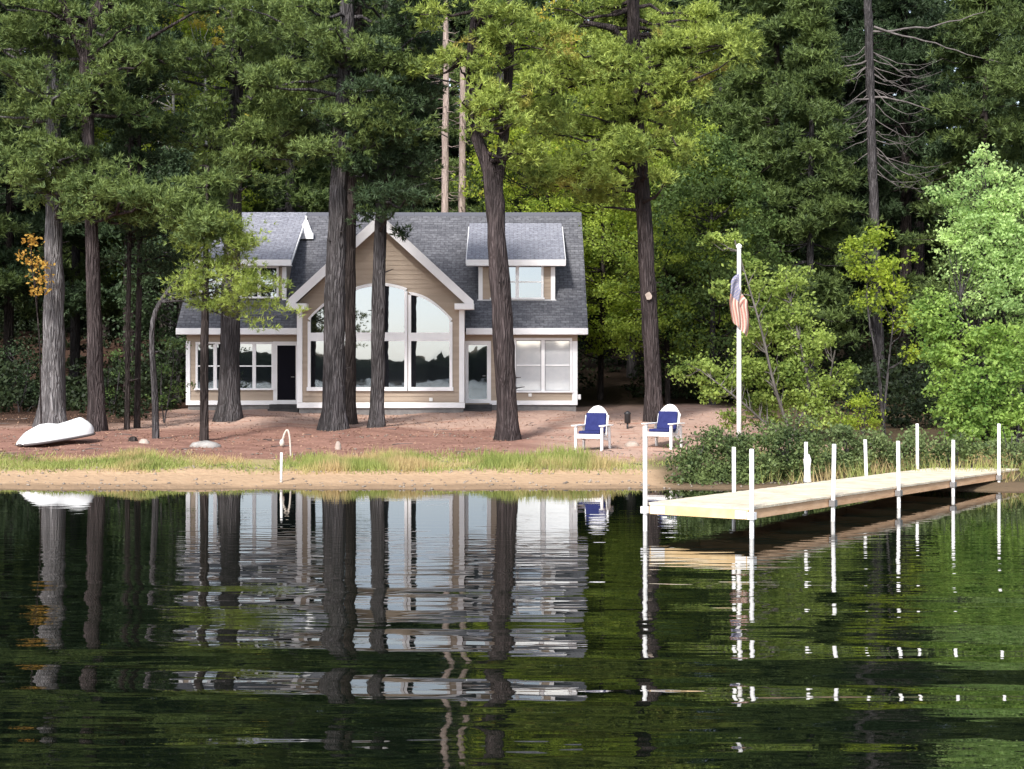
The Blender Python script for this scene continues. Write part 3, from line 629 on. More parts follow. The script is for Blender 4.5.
# places where the crowns are thin: (x0, x1, y0, y1, share of boughs missing)
GAPS = [(432, 474, 60, 214, .93), (474, 512, 135, 214, .95), (468, 482, 25, 60, .8), (322, 352, 165, 214, .9), (222, 248, 75, 120, .8), (222, 246, 190, 214, .9), (628, 655, 165, 230, .9), (512, 560, 195, 225, .8), (0, 20, 185, 400, .9), (40, 66, 205, 300, .85),
        (105, 140, 225, 330, .7), (250, 330, 190, 214, .8), (240, 262, 175, 212, .8), (140, 205, 140, 180, .5), (340, 365, 0, 40, .7), (500, 512, 40, 130, .5), (586, 628, 215, 300, .6), (720, 760, 60, 140, .5)]
def front_pine(name, label, cat, base_px, d, pts, barkm, needlem, targets=(), gen=None, group=None, seed=1, height=17.5, seg=16, flare=.36, extra=None, stubs=6, kn=(8, 9), nl=(.17, .042)):
    """pts: (px, py, width_px) seen at depth d; targets: (px, py, dy, n) where foliage plates of this tree end"""
    rng = np.random.default_rng(seed)
    P = [W(a, b, d) for a, b, c in pts]; rad = [c / 2.15 / F * d for a, b, c in pts]
    gz_ = float(ground(P[0][0], d)); P[0][2] = gz_
    if P[-1][2] < height - 1 and height > 5:
        tx = P[-1][0] + (P[-1][0] - P[-2][0]) * .3; P.append(np.array([tx, d, height])); rad.append(.06)
    root = empty(name, (P[0][0], d, gz_), label, cat, group)
    V, Fq, Q, r = trunk_geo(P, rad, rng, seg, flare=flare)
    g = Geo(); g.add(V, Fq)
    PC, PR = [], []
    def put(A, B, rr, width=None, dens=1.0):
        lp, lr = limb(A, B, rng, rr); g.add(*tube_np(lp, lr, 5)); c, q = limb_puffs(A, B, rng, width, dens); PC.append(c); PR.append(q)
    for (px, py, dy, n) in targets:
        for _ in range(n):
            e = W(px + rng.uniform(-16, 16), py + rng.uniform(-12, 12), d + dy + rng.uniform(-.7, .7))
            az = e[2] + rng.uniform(-.5, .7); A, k_ = zrad(Q, min(az, Q[-1, 2]))
            put(A, e, min(.07, r[k_] * .5), dens=1.1)
    if gen:
        z0, z1, R_, per, step = gen; z = z0
        while z < z1:
            tt = (z - z0) / (z1 - z0)
            for _ in range(per):
                a = rng.uniform(0, 2 * np.pi); L_ = R_ * (1 - tt ** 1.6 * .8) * rng.uniform(.55, 1.1)
                A, k_ = zrad(Q, z + rng.uniform(-.2, .2))
                e = A + np.array([math.cos(a) * L_, math.sin(a) * L_, L_ * rng.uniform(-.12, .28)])
                put(A, e, min(.07, r[k_] * .5), dens=.8)
            z += step
    for _ in range(stubs):      # short dead stubs on the bare trunk
        zz = rng.uniform(gz_ + 1.2, gz_ + 8); A, k_ = zrad(Q, zz); a = rng.uniform(0, 2 * np.pi); L_ = r[k_] + rng.uniform(.05, .35)
        lp, lr = limb(A, A + np.array([math.cos(a) * L_, math.sin(a) * L_, rng.uniform(-.02, .12)]), rng, .035, 3, .01); g.add(*tube_np(lp, lr, 5))
    if extra: extra(g, Q, r, rng)
    mesh_np('trunk', *g.arr(), barkm, root, root.location, smooth=True)
    if PC:
        PCa, PRa = np.concatenate(PC), np.concatenate(PR)
        sx_, sy_ = 512 + PCa[:, 0] / PCa[:, 1] * F, HY - (PCa[:, 2] - CH) / PCa[:, 1] * F; keep = np.ones(len(PCa), bool)
        for (x0, x1, y0, y1, p_) in GAPS: keep &= ~((sx_ > x0) & (sx_ < x1) & (sy_ > y0) & (sy_ < y1) & (rng.random(len(PCa)) < p_))
        PCa, PRa = PCa[keep], PRa[keep]
        Vn = puffs_needles(PCa, PRa, kn[0], kn[1], nl[0], nl[1], rng)
        mesh_np('crown', Vn, np.arange(len(Vn)).reshape(-1, 3), needlem, root, root.location)
    return root

B = M
front_pine('pine_tree', 'stout pale grey pine trunk rising behind the white boat', 'pine tree', 0, 44.0,
           [(52, 432, 30), (53, 380, 25), (55, 300, 21), (55, 210, 17), (53, 120, 15), (50, 0, 13)], B['bark_grey'], B['pine'],
           [(20, 165, -1.5, 3), (60, 150, -2, 3), (95, 160, -1, 3), (30, 190, -1, 2), (70, 195, -2, 2), (25, 100, 0, 2), (90, 110, -1, 2), (20, 40, -1, 3), (80, 60, 1, 2)], (10, 16, 3.4, 3, .72), seed=11, stubs=2)
front_pine('pine_tree', 'dark brown pine trunk just right of the white boat', 'pine tree', 0, 43.0,
           [(97, 433, 20), (96, 400, 18), (94, 300, 15.5), (92, 240, 14), (88, 150, 13), (84, 60, 14), (90, 20, 13), (112, -12, 10)], B['bark_brown'], B['pine'],
           [(115, 190, -1.5, 3), (150, 195, -2, 3), (130, 215, -1, 2), (175, 200, -2, 2), (60, 110, -1, 2), (140, 120, 0, 2), (150, 60, -1, 3), (40, 20, 0, 3), (130, 20, 0, 2)], (10, 16, 3.2, 3, .75), seed=12,
           extra=lambda g, Q, r, rng: [g.add(*tube_np(np.array([W(86, 60, 43), W(70, 20, 42.6), W(58, -10, 42.3)]), np.array([.16, .12, .1]), 8)), g.add(*tube_np(np.array([W(88, 75, 43), W(150, 38, 42), W(195, 12, 41.5)]), np.array([.07, .05, .03]), 6))])
front_pine('pine_tree', 'massive grey pine trunk in front of the left windows', 'pine tree', 0, 46.0,
           [(229, 424, 26), (229, 400, 23), (230, 330, 21), (232, 250, 18), (235, 180, 17), (236, 100, 15), (238, 0, 14)], B['bark_mid'], B['pine'],
           [(175, 130, -1, 3), (170, 60, -1, 3), (290, 120, -1.5, 4), (320, 110, -1.5, 2), (215, 60, -2, 3), (250, 150, -2, 3), (240, 185, -2, 2), (200, 175, -1, 2), (280, 60, -1, 3), (205, 110, -1, 3), (300, 160, -1, 2), (240, 20, -2, 3)], (10.5, 16.5, 3.4, 3, .75), seed=13)
front_pine('pine_tree', 'thickest dark pine trunk, before the left part of the gable', 'pine tree', 0, 43.5,
           [(333, 432, 28), (334, 410, 25), (335, 330, 22.5), (336.5, 240, 20.5), (339, 170, 19), (345, 80, 17), (349, 0, 15)], B['bark_mid'], B['pine'],
           [(380, 100, -1, 3), (410, 120, -1, 3), (300, 150, -1.5, 2), (400, 60, -1.5, 3), (300, 40, -1, 3), (350, 120, -2, 2), (345, 40, -2, 2), (270, 90, -1, 2)], (11, 16.5, 3.2, 3, .75), seed=14)
front_pine('pine_tree', 'slim dark pine trunk touching the right side of the thickest trunk', 'pine tree', 0, 45.5,
           [(350, 424, 13), (350.5, 330, 11.5), (351, 240, 10.5), (352, 170, 10), (358, 60, 9)], B['bark_dark'], B['pine_dark'],
           [(390, 130, 0, 2), (420, 90, 0, 2), (370, 60, 0, 2)], (12, 16, 2.4, 2, 1.0), seed=15, stubs=2)
front_pine('pine_tree', 'dark pine trunk standing before the middle of the arched window', 'pine tree', 0, 44.0,
           [(377, 429, 18), (377, 412, 14.5), (378, 330, 15), (380, 250, 14), (383, 170, 13), (386, 60, 11)], B['bark_mid'], B['pine_dark'],
           [(365, 165, -1, 3), (410, 160, -1, 3), (430, 175, -1, 3), (395, 190, -2, 2), (440, 130, -1, 3), (410, 100, -1.5, 3), (380, 130, -1.5, 2), (450, 90, 0, 2), (402, 205, -1, 1)], (9.5, 16, 3.0, 3, .75), seed=16)
front_pine('pine_tree', 'forked reddish brown pine trunk before the right dormer', 'pine tree', 0, 40.7,
           [(508, 438, 25), (508, 425, 21), (506, 380, 21), (503, 340, 23), (500, 290, 22), (496, 235, 20), (494, 190, 20), (489, 165, 15), (476, 140, 13), (471, 110, 11), (472, 60, 10), (478, 0, 9)], B['bark_brown'], B['pine_light'],
           [(475, 95, -1, 3), (540, 90, -1, 3), (520, 120, -1.5, 3), (470, 60, -1, 3), (550, 50, -1, 3), (500, 30, -1, 3), (530, 150, -1, 2), (565, 110, 0, 2), (460, 120, 0, 2), (440, 60, 0, 2)], (11, 15, 3.0, 3, .7), seed=17,
           extra=lambda g, Q, r, rng: g.add(*tube_np(*path_interp([W(496, 185, 40.7), W(502, 158, 40.8), (W(507, 100, 41)), W(511, 30, 41), W(512, -60, 41)], [.17, .15, .13, .12, .1], .3), 10)), stubs=12)
front_pine('pine_tree', 'tall pine trunk with a round pale cut scar behind the right chair', 'pine tree', 0, 46.0,
           [(654, 424, 21), (653, 380, 18), (650, 310, 17), (646, 240, 17), (640, 180, 16), (636, 100, 14.5), (632, 0, 13.5)], B['bark_brown'], B['pine_light'],
           [(560, 130, -1, 3), (600, 110, -1, 3), (545, 175, -1.5, 3), (590, 165, -2, 3), (625, 150, -2, 3), (570, 70, 0, 3), (680, 110, -1, 3), (710, 80, -1, 4), (690, 150, -1, 2), (740, 40, -1, 3), (610, 50, -2, 3), (670, 50, -1, 3), (660, 175, -2, 2), (560, 20, 0, 3), (700, 20, 0, 3), (605, 200, -1, 2), (535, 60, 0, 2)], (10.2, 16.5, 3.8, 3, .66), seed=18,
           extra=lambda g, Q, r, rng: [g.add(*tube_np(np.array([W(636, 60, 46), W(612, 28, 45), W(584, 22, 44.5)]), np.array([.15, .12, .06]), 8)), g.add(*tube_np(np.array([W(640, 52, 46), W(672, 42, 45.5), W(712, 28, 45)]), np.array([.08, .05, .04]), 6))], stubs=6)
sc = MB(); cpt = W(648.5, 296, 46 - .30); sc.add([cpt + np.array([math.cos(a_) * .105 * q_, yy_, math.sin(a_) * .125 * q_]) for yy_ in (.06, -.035) for a_, q_ in zip(np.linspace(0, 2 * math.pi, 9, endpoint=False), (1, .85, 1.05, .9, 1.1, .8, 1, .95, 1.08))], [tuple(range(9, 18))] + [(i_, (i_ + 1) % 9, 9 + (i_ + 1) % 9, 9 + i_) for i_ in range(9)])
T11 = [o for o in bpy.data.objects if o.get('label', '').startswith('tall pine trunk with a round')][0]
sc.build('cut_scar', M['rock_pale'], T11, tuple(T11.location))
front_pine('young_pine_tree', 'slim dark straight trunk left of the massive trunk, by the grey rock', 'pine tree', 0, 40.2,
           [(204, 440, 9.5), (205, 330, 8.5), (206, 250, 6), (207, 205, 3)], B['bark_dark'], B['pine'],
           [(190, 215, -.3, 2), (222, 220, -.3, 2)], (6.0, 7.6, 1.2, 3, .4), seed=19, height=7.9, flare=.2, seg=10)
front_pine('bent_pine_tree', 'thin grey pine that bends right, its foliage hanging before the left dormer', 'pine tree', 0, 40.6,
           [(156, 440, 8), (155, 400, 7), (152, 350, 6), (152, 318, 5.5), (158, 302, 5), (170, 289, 4.5), (182, 275, 4), (193, 260, 3.2), (206, 246, 2.4), (214, 236, 1.6)], B['bark_mid'], B['pine_light'],
           [(212, 225, -.4, 2), (235, 235, -.6, 3), (250, 255, -.6, 3), (222, 262, -.5, 3), (240, 285, -.6, 3), (225, 305, -.5, 2), (262, 290, -.4, 2), (265, 322, -.5, 1), (205, 290, -.4, 2), (190, 238, -.3, 2)], None, seed=20, height=0, flare=.1, seg=9, stubs=3, nl=(.14, .022))
for sd_, (a, b, wd, lab, bm) in enumerate([(127, 424, 6, 'left of two thin dark saplings right of the white boat', 'bark_dark'), (137, 423, 7, 'right of two thin dark saplings right of the white boat', 'bark_dark'),
                                          ]):
    front_pine('sapling_tree', lab, 'tree', 0, 44 + sd_ * .6, [(a, b + 3, wd), (a + 1, 330, wd * .9), (a + 3, 240, wd * .8), (a + 2, 130, wd * .6)], B[bm], B['pine_dark'], (), (5.5, 12, 1.5, 2, 1.0), seed=30 + sd_, height=13, seg=8, flare=.15)

# bare pale trunks behind the house
def bare(px, d, wpx, ptop, lab, seed):
    rng = np.random.default_rng(seed); gz_ = float(ground(XM(px, d), d))
    root = empty('bare_tree', (XM(px, d), d, gz_), lab, 'tree', 'bare trunks behind the house')
    P = [np.array([XM(px - 1, d), d, gz_]), W(px, 200, d), W(px + 1, 60, d), W(px + 1, ptop, d)]
    V, Fq, Q, r = trunk_geo(P, [wpx / 2 / F * d * 1.2, wpx / 2 / F * d, wpx / 2 / F * d * .8, wpx / 2 / F * d * .5], rng, 9, flare=.2)
    g = Geo(); g.add(V, Fq)
    for z in np.arange(6, Q[-1, 2], .33):
        for _ in range(2):
            A, k_ = zrad(Q, z); a = rng.uniform(0, 6.28); L_ = rng.uniform(.3, 1.1)
            lp, lr = limb(A, A + np.array([math.cos(a) * L_, math.sin(a) * L_, -L_ * rng.uniform(0, .4)]), rng, .022, 4, .1); g.add(*tube_np(lp, lr, 4))
    mesh_np('trunk', *g.arr(), M['bark_pale'], root, root.location, smooth=True)
bare(445, 64, 7.5, -120, 'left of the two bare pale trunks behind the roof ridge', 41)
bare(462, 65, 7.5, 70, 'right bare pinkish trunk behind the roof ridge, broken off short', 42)

# dead tree on the right with pale drooping branches
def dead_tree():
    d = 59; rng = np.random.default_rng(51); gz_ = float(ground(XM(876, d), d))
    root = empty('dead_tree', (XM(876, d), d, gz_), 'dead grey tree with a fan of pale drooping bare branches', 'tree')
    P = [np.array([XM(880, d), d, gz_]), W(877, 300, d), W(872, 150, d), W(868, 0, d), W(866, -150, d)]
    V, Fq, Q, r = trunk_geo(P, [.26, .21, .18, .16, .10], rng, 11, flare=.3); mesh_np('trunk', V, Fq, M['bark_mid'], root, root.location, smooth=True); g = Geo()
    for q in range(38):
        z = CH + (HY - rng.uniform(40, 175)) / F * d; A, k_ = zrad(Q, z); s = rng.choice([-1, 1], p=[.35, .65]); L_ = rng.uniform(1.0, 3.2) * (1 if s > 0 else .75)
        t = np.linspace(0, 1, 8)[:, None]; yy = rng.uniform(-.9, .5)
        Pp = A + np.array([s * L_, yy * L_ * .6, 0]) * t + np.array([0, 0, 1.0]) * (-L_ * rng.uniform(.25, .55) * np.sin(t * np.pi * .62) + L_ * .12 * t ** 3)
        Pp[2:] += np.cumsum(rng.standard_normal((6, 3)) * .05, 0); g.add(*tube_np(Pp, np.linspace(.024, .006, 8), 4))
        m0 = Pp[int(rng.integers(3, 6))]; g.add(*tube_np(np.array([m0, m0 + rng.standard_normal(3) * .25 + np.array([s * .3, 0, -.15]), m0 + rng.standard_normal(3) * .3 + np.array([s * .6, 0, -.4])]), np.array([.012, .008, .004]), 3))
    for (p0, p1, p2) in (((872, 28), (905, 36), (1000, 62)), ((870, 32), (930, 28), (985, 12)), ((872, 60), (845, 66), (825, 70)), ((872, 98), (850, 100), (836, 112)), ((873, 97), (900, 100), (930, 110))):
        P_ = np.array([W(*p0, d), W(*p1, d - .5), W(*p2, d - 1)]); Q2, r2 = path_interp(P_, [.05, .035, .015], .4); Q2 += rng.standard_normal(Q2.shape) * .03; g.add(*tube_np(Q2, r2, 5))
    mesh_np('branches', *g.arr(), M['dead_wood'], root, root.location, smooth=True)
dead_tree()

# ------------------------------------------------------------------ forest templates and their copies
def conifer_tpl(H, z0, Rm, seed, ntrunk=.22, dens=1.0):
    rng = np.random.default_rng(seed); P = [(0, 0, 0), (.1, 0, H * .4), (0, .1, H * .8), (0, 0, H)]
    V, Fq, Q, r = trunk_geo(P, [ntrunk, ntrunk * .75, ntrunk * .4, .03], rng, 8, step=.8, flare=.3); g = Geo(); g.add(V, Fq); PC, PR = [], []
    z = z0
    while z < H - .3:
        tt = (z - z0) / (H - z0); per = 5
        for _ in range(per):
            a = rng.uniform(0, 6.28); L_ = Rm * (1 - tt ** 1.2 * .88) * rng.uniform(.5, 1.1)
            A, k_ = zrad(Q, z); e = A + np.array([math.cos(a) * L_, math.sin(a) * L_, L_ * rng.uniform(-.30, .12)])
            lp, lr = limb(A, e, rng, .04, 4); g.add(*tube_np(lp, lr, 3)); c, q = limb_puffs(A, e, rng, None, .75 * dens, (.24, .42)); PC.append(c); PR.append(q)
        z += .72
    for _ in range(26):       # dead lower twigs
        zz = rng.uniform(1.5, z0); A, k_ = zrad(Q, zz); a = rng.uniform(0, 6.28); L_ = rng.uniform(.5, 1.6)
        lp, lr = limb(A, A + np.array([math.cos(a) * L_, math.sin(a) * L_, -L_ * .2]), rng, .02, 4); g.add(*tube_np(lp, lr, 3))
    Vn = puffs_needles(np.concatenate(PC), np.concatenate(PR), 7, 8, .25, .066, rng)
    return g.arr(), (Vn, np.arange(len(Vn)).reshape(-1, 3))
def decid_tpl(H, z0, Rm, seed, ncl=95, per=150, size=.12, ntrunk=.13, fork=True):
    rng = np.random.default_rng(seed); P = [(0, 0, 0), (rng.uniform(-.2, .2), 0, H * .35), (rng.uniform(-.4, .4), .2, H * .7), (0, 0, H * .95)]
    V, Fq, Q, r = trunk_geo(P, [ntrunk, ntrunk * .8, ntrunk * .5, .03], rng, 8, step=.6, flare=.2); g = Geo(); g.add(V, Fq)
    C = []
    while len(C) < ncl:
        z = rng.uniform(z0, H); tt = (z - z0) / (H - z0); R_ = Rm * math.sin(math.pi * min(1, (tt * .86 + .14))) ** .7
        a = rng.uniform(0, 6.28); q = R_ * math.sqrt(rng.uniform(.08, 1.15)); C.append((q * math.cos(a), q * math.sin(a), z))
    C = np.array(C); rr = rng.uniform(.4, .85, ncl)
    for c in C[::2]:
        A, k_ = zrad(Q, c[2] - rng.uniform(.3, 1.6)); lp, lr = limb(A, c, rng, .035, 5); g.add(*tube_np(lp, lr, 4))
    Vn = clump_leaves(C, rr, per, size, rng)
    return g.arr(), (Vn, np.arange(len(Vn)).reshape(-1, 4))
TP = {'ca': conifer_tpl(21, 4.5, 3.6, 101), 'cb': conifer_tpl(19, 3.0, 3.2, 102), 'cc': conifer_tpl(23, 7.0, 4.0, 103, .28),
      'da': decid_tpl(13, 2.2, 3.3, 104, 240, 120, .13), 'db': decid_tpl(10, 1.5, 2.7, 105, 190, 120, .13), 'dc': decid_tpl(16, 4.5, 3.6, 106, 260, 120, .13)}
TM = {}
def forest_tree(tp, px, d, sc_, rz, leafm, barkm, label, name, cat='tree', group='forest trees behind the house'):
    x = XM(px, d); gz_ = float(ground(x, d)) - .15
    root = empty(name, (x, d, gz_), label, cat, group, rz); root.scale = (sc_, sc_, sc_)
    if tp not in TM:
        (tv, tf), (cv, cf) = TP[tp]
        t = mesh_np('trunk', tv, tf, M[barkm], root, smooth=True); c = mesh_np('crown', cv, cf, M[leafm], root); TM[tp] = (t, c)
    else:
        for src in TM[tp]:
            q = src.copy(); COL.objects.link(q); q.parent = root
            q.material_slots[0].link = 'OBJECT'; q.material_slots[0].material = M[barkm if src is TM[tp][0] else leafm]
    return root
FT = [  # template, px, depth, scale, turn, leaves, bark, label, name
 ('ca', 8, 60, 1.0, .3, 'pine_dark', 'bark_dark', 'dark evergreen at the far left edge behind the boat', 'conifer_tree'),
 ('cb', 75, 66, 1.05, 1.3, 'pine_back', 'bark_mid', 'evergreen seen between the pale trunk and the brown trunk on the left', 'conifer_tree'),
 ('cc', 130, 60, 1.0, 2.1, 'pine_dark', 'bark_dark', 'dark evergreen behind the two thin saplings', 'conifer_tree'),
 ('db', 178, 58, .98, .5, 'pine_dark', 'bark_mid', 'small leafy tree just left of the house wall', 'leafy_tree'),
 ('dc', 172, 66, 1.05, 2.5, 'leaf_yg', 'birch', 'yellowing leafy tree above and left of the house roof', 'leafy_tree'),
 ('ca', 215, 70, 1.0, 4.0, 'pine_dark', 'bark_dark', 'dark evergreen rising behind the left end of the roof ridge', 'conifer_tree'),
 ('cc', 290, 68, 1.05, 5.1, 'pine_back', 'bark_mid', 'evergreen rising behind the left dormer and roof vent', 'conifer_tree'),
 ('cb', 350, 74, 1.1, .9, 'pine_dark', 'bark_dark', 'dark evergreen directly behind the gable peak', 'conifer_tree'),
 ('ca', 415, 76, 1.0, 2.9, 'pine_dark', 'bark_dark', 'dark evergreen just left of the two bare pale trunks', 'conifer_tree'),
 ('cc', 500, 72, 1.0, 1.9, 'pine_back', 'bark_mid', 'evergreen rising behind the forked pine', 'conifer_tree'),
 ('dc', 545, 66, 1.0, 4.4, 'leaf_yg', 'bark_dark', 'yellow green leafy tree behind the right dormer', 'leafy_tree'),
 ('da', 600, 60, .95, .1, 'leaf_yg', 'bark_dark', 'bright yellow green leafy tree at the right corner of the house', 'leafy_tree'),
 ('da', 668, 57, .9, 2.2, 'leaf_mid2', 'bark_dark', 'sunlit leafy tree just right of the scarred pine trunk', 'leafy_tree'),
 ('cb', 632, 68, 1.1, 3.3, 'pine_light', 'bark_mid', 'light green evergreen right behind the scarred pine', 'conifer_tree'),
 ('db', 712, 56, 1.0, 1.0, 'leaf_mid', 'bark_mid', 'mid green leafy tree left of the flagpole, back from the shore', 'leafy_tree'),
 ('cb', 720, 63, 1.05, 4.9, 'pine_back', 'bark_mid', 'evergreen standing back behind the flagpole, left side', 'conifer_tree'),
 ('ca', 775, 60, 1.0, 5.5, 'pine_back', 'bark_dark', 'evergreen standing back right of the flagpole', 'conifer_tree'),
 ('cb', 812, 58, .85, 3.0, 'pine_back', 'bark_mid', 'grey green evergreen between the flagpole and the dead tree', 'conifer_tree'),
 ('cc', 905, 64, 1.05, .7, 'pine_dark', 'bark_dark', 'dark evergreen behind the dead tree branches', 'conifer_tree'),
 ('cb', 850, 67, 1.1, 2.0, 'pine_dark', 'bark_dark', 'dark evergreen to the left behind the dead tree', 'conifer_tree'),
 ('ca', 985, 60, .95, 3.9, 'pine_back', 'bark_dark', 'broad evergreen above the pale leafy tree at the right edge', 'conifer_tree'),
 ('cc', 1060, 55, .9, 1.2, 'pine_back', 'bark_dark', 'evergreen reaching in from beyond the right edge', 'conifer_tree'),
 ('ca', -70, 56, 1.0, 5.0, 'pine_back', 'bark_dark', 'evergreen reaching in from beyond the left edge', 'conifer_tree'),
]
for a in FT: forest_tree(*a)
# second, darker row further back
rng = np.random.default_rng(77); n = 0
WH = ['far left edge', 'boat', 'two saplings', 'bent thin pine', 'left dormer', 'roof vent', 'gable', 'bare pale trunks', 'forked pine', 'right dormer', 'house corner', 'scarred pine', 'right chair', 'flagpole', 'flagpole bushes', 'middle of the dock', 'dead tree', 'pale leafy tree', 'far right edge']
for k_, p in enumerate(np.linspace(-10, 1034, len(WH))):
    d = 82 + rng.uniform(-3, 5); tp = ['ca', 'cc', 'cb'][k_ % 3]
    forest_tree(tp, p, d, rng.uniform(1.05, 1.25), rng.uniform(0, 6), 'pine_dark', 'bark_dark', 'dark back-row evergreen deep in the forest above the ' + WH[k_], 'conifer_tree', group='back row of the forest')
# far-off wood as one mass
rng = np.random.default_rng(88); C = []
N = 5200
xx = rng.uniform(-75, 75, N); yy = rng.uniform(92, 104, N); zz = ground(xx, yy) + rng.uniform(0, 1, N) ** .9 * 34
m1 = np.stack([xx, yy, zz], 1)
xs1 = rng.choice([-1, 1], 2600) * rng.uniform(36, 46, 2600); ys1 = rng.uniform(36, 95, 2600); m2 = np.stack([xs1, ys1, ground(xs1, ys1) + rng.uniform(0, 1, 2600) * 23], 1)
m3 = np.stack([rng.uniform(-60, 60, 6500), rng.uniform(93, 101, 6500), rng.uniform(-.5, 9, 6500)], 1); m3[:, 2] += ground(m3[:, 0], m3[:, 1]); C = np.concatenate([m1, m2, m3]); Vn = puffs_needles(C, rng.uniform(1.0, 2.0, len(C)), 8, 4, .9, .42, rng)
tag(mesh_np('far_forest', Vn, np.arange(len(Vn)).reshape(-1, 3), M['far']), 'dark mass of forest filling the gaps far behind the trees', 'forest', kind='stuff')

rng = np.random.default_rng(99)
def under(n, x0, x1, y0, y1, h): return np.stack([rng.uniform(x0, x1, n), rng.uniform(y0, y1, n), rng.random(n) ** 1.6 * h], 1)
C = np.concatenate([under(900, -36, -12.2, 49, 62, 1.6), under(1500, -36, 40, 63, 92, 3.2), under(700, 5, 40, 57, 64, 2.0), under(700, 10.5, 36, 42, 57, 1.5)])
C = C[(np.sin(C[:, 0] * .9) + np.sin(C[:, 1] * .8 + C[:, 0] * .3)) > -1.1]
C[:, 2] += ground(C[:, 0], C[:, 1]) + .1; Vn = clump_leaves(C, rng.uniform(.3, .65, len(C)), 56, .15, rng)
tag(mesh_np('undergrowth', Vn, np.arange(len(Vn)).reshape(-1, 4), M['under']), 'ferns and brush on the forest floor behind the house, leaf colour darkened as tree shade', 'undergrowth', kind='stuff')
# ------------------------------------------------------------------ leafy trees and shrubs on the right
def leafy(name, label, cat, base, d, stems, clumps, leafm, barkm, seed, size=.10, per=150, dj=.8, group=None, flat=.65, sub=8):
    """stems: lists of (px,py,w) ; clumps: (px,py,r_px,dy)"""
    rng = np.random.default_rng(seed); b0 = W(*base, d); b0[2] = float(ground(b0[0], d))
    root = empty(name, b0, label, cat, group); g = Geo(); tips = []
    for st in stems:
        P = [b0 + np.array([rng.uniform(-.1, .1), rng.uniform(-.1, .1), 0])] + [W(a, b, d + rng.uniform(-.3, .3)) for a, b, c in st]; rad = [st[0][2] / F * d * .45] + [c / 2.8 / F * d for a, b, c in st]
        V, Fq, Q, r = trunk_geo(P, rad, rng, 7, step=.3, flare=.1); g.add(V, Fq); tips.append(Q)
    AQ = np.concatenate(tips); C = []; Rr = []
    for (px, py, rp, dy) in clumps:
        k = max(4, int((rp / 5.6) ** 2)); rw = rp / F * d
        for _ in range(k):
            o = rng.standard_normal(3); o = o / np.linalg.norm(o) * rng.uniform(.2, 1) ** .5 * rw
            C.append(W(px, py, d + dy) + o * np.array([1, dj, .9])); Rr.append(rng.uniform(.20, .40))
    C = np.array(C); Rr = np.array(Rr)
    for c in C[::2]:
        k = int(np.argmin(np.linalg.norm(AQ - (c - np.array([0, 0, .5])), axis=1))); lp, lr = limb(AQ[k], c, rng, .02, 5, .1); g.add(*tube_np(lp, lr, 4))
    C[:, 2] = np.maximum(C[:, 2], ground(C[:, 0], C[:, 1]) * 0 + .12)
    mesh_np('trunk' if 'tree' in name else 'stem', *g.arr(), M[barkm], root, root.location, smooth=True)
    Vn = clump_leaves(C, Rr, per // 2, size, rng, flat, sub)
    mesh_np('crown' if 'tree' in name else 'foliage', Vn, np.arange(len(Vn)).reshape(-1, 4), M[leafm], root, root.location)
    return root
leafy('birch_tree', 'pale green leafy tree leaning over the shore at the right edge', 'tree', (1015, 440), 37.5,
      [[(1012, 380, 5), (1000, 280, 4), (985, 200, 2)], [(1022, 360, 5), (1026, 260, 4), (1030, 200, 2)], [(990, 380, 4), (960, 300, 2)]],
      [(980, 165, 20, 0), (975, 200, 30, 0), (1010, 195, 26, -.5), (955, 225, 22, 0), (990, 240, 34, -.5), (1024, 240, 34, -.6), (965, 260, 28, 0), (1010, 280, 36, -.8), (975, 300, 26, 0), (1035, 320, 34, 0), (1050, 200, 34, 0), (940, 195, 9, 0)], 'leaf_pale', 'bark_mid', 61, size=.085, per=120)
leafy('leafy_tree', 'bright green bushy tree just under the pale leafy tree', 'tree', (985, 452), 36,
      [[(985, 400, 5), (975, 340, 3)], [(1000, 400, 4), (1015, 340, 3)]],
      [(935, 305, 16, 0), (925, 320, 16, 0), (950, 330, 24, 0), (985, 345, 28, -.3), (1015, 345, 26, -.5), (945, 365, 26, -.3), (980, 385, 32, -.6), (1018, 385, 30, -.8), (950, 405, 24, -.5), (985, 425, 26, -.9), (1018, 425, 26, -.9), (960, 435, 16, -.6)], 'leaf_bright', 'bark_mid', 62, size=.095, per=120)
leafy('leafy_tree', 'small yellow green tree standing between the dead tree and the right edge', 'tree', (885, 440), 41,
      [[(878, 360, 4), (868, 320, 3), (866, 250, 2)], [(888, 370, 3), (896, 300, 2)]],
      [(875, 235, 16, 0), (868, 262, 22, 0), (895, 270, 18, 0), (885, 295, 22, 0), (905, 318, 18, 0), (868, 300, 10, 0), (918, 350, 13, 0), (855, 245, 8, 0)], 'leaf_yg', 'bark_mid', 63, size=.10, per=110)
M['bark_pale2'] = bark('grey_thin_bark', (.07, .065, .06), (.19, .175, .16), (.12, .11, .10), .01)
M['leaf_yg2'] = leafmat('light_olive_leaves', (.09, .15, .030), (.38, .48, .12), (.42, .38, .09), trans=.45, accent_amt=.02)
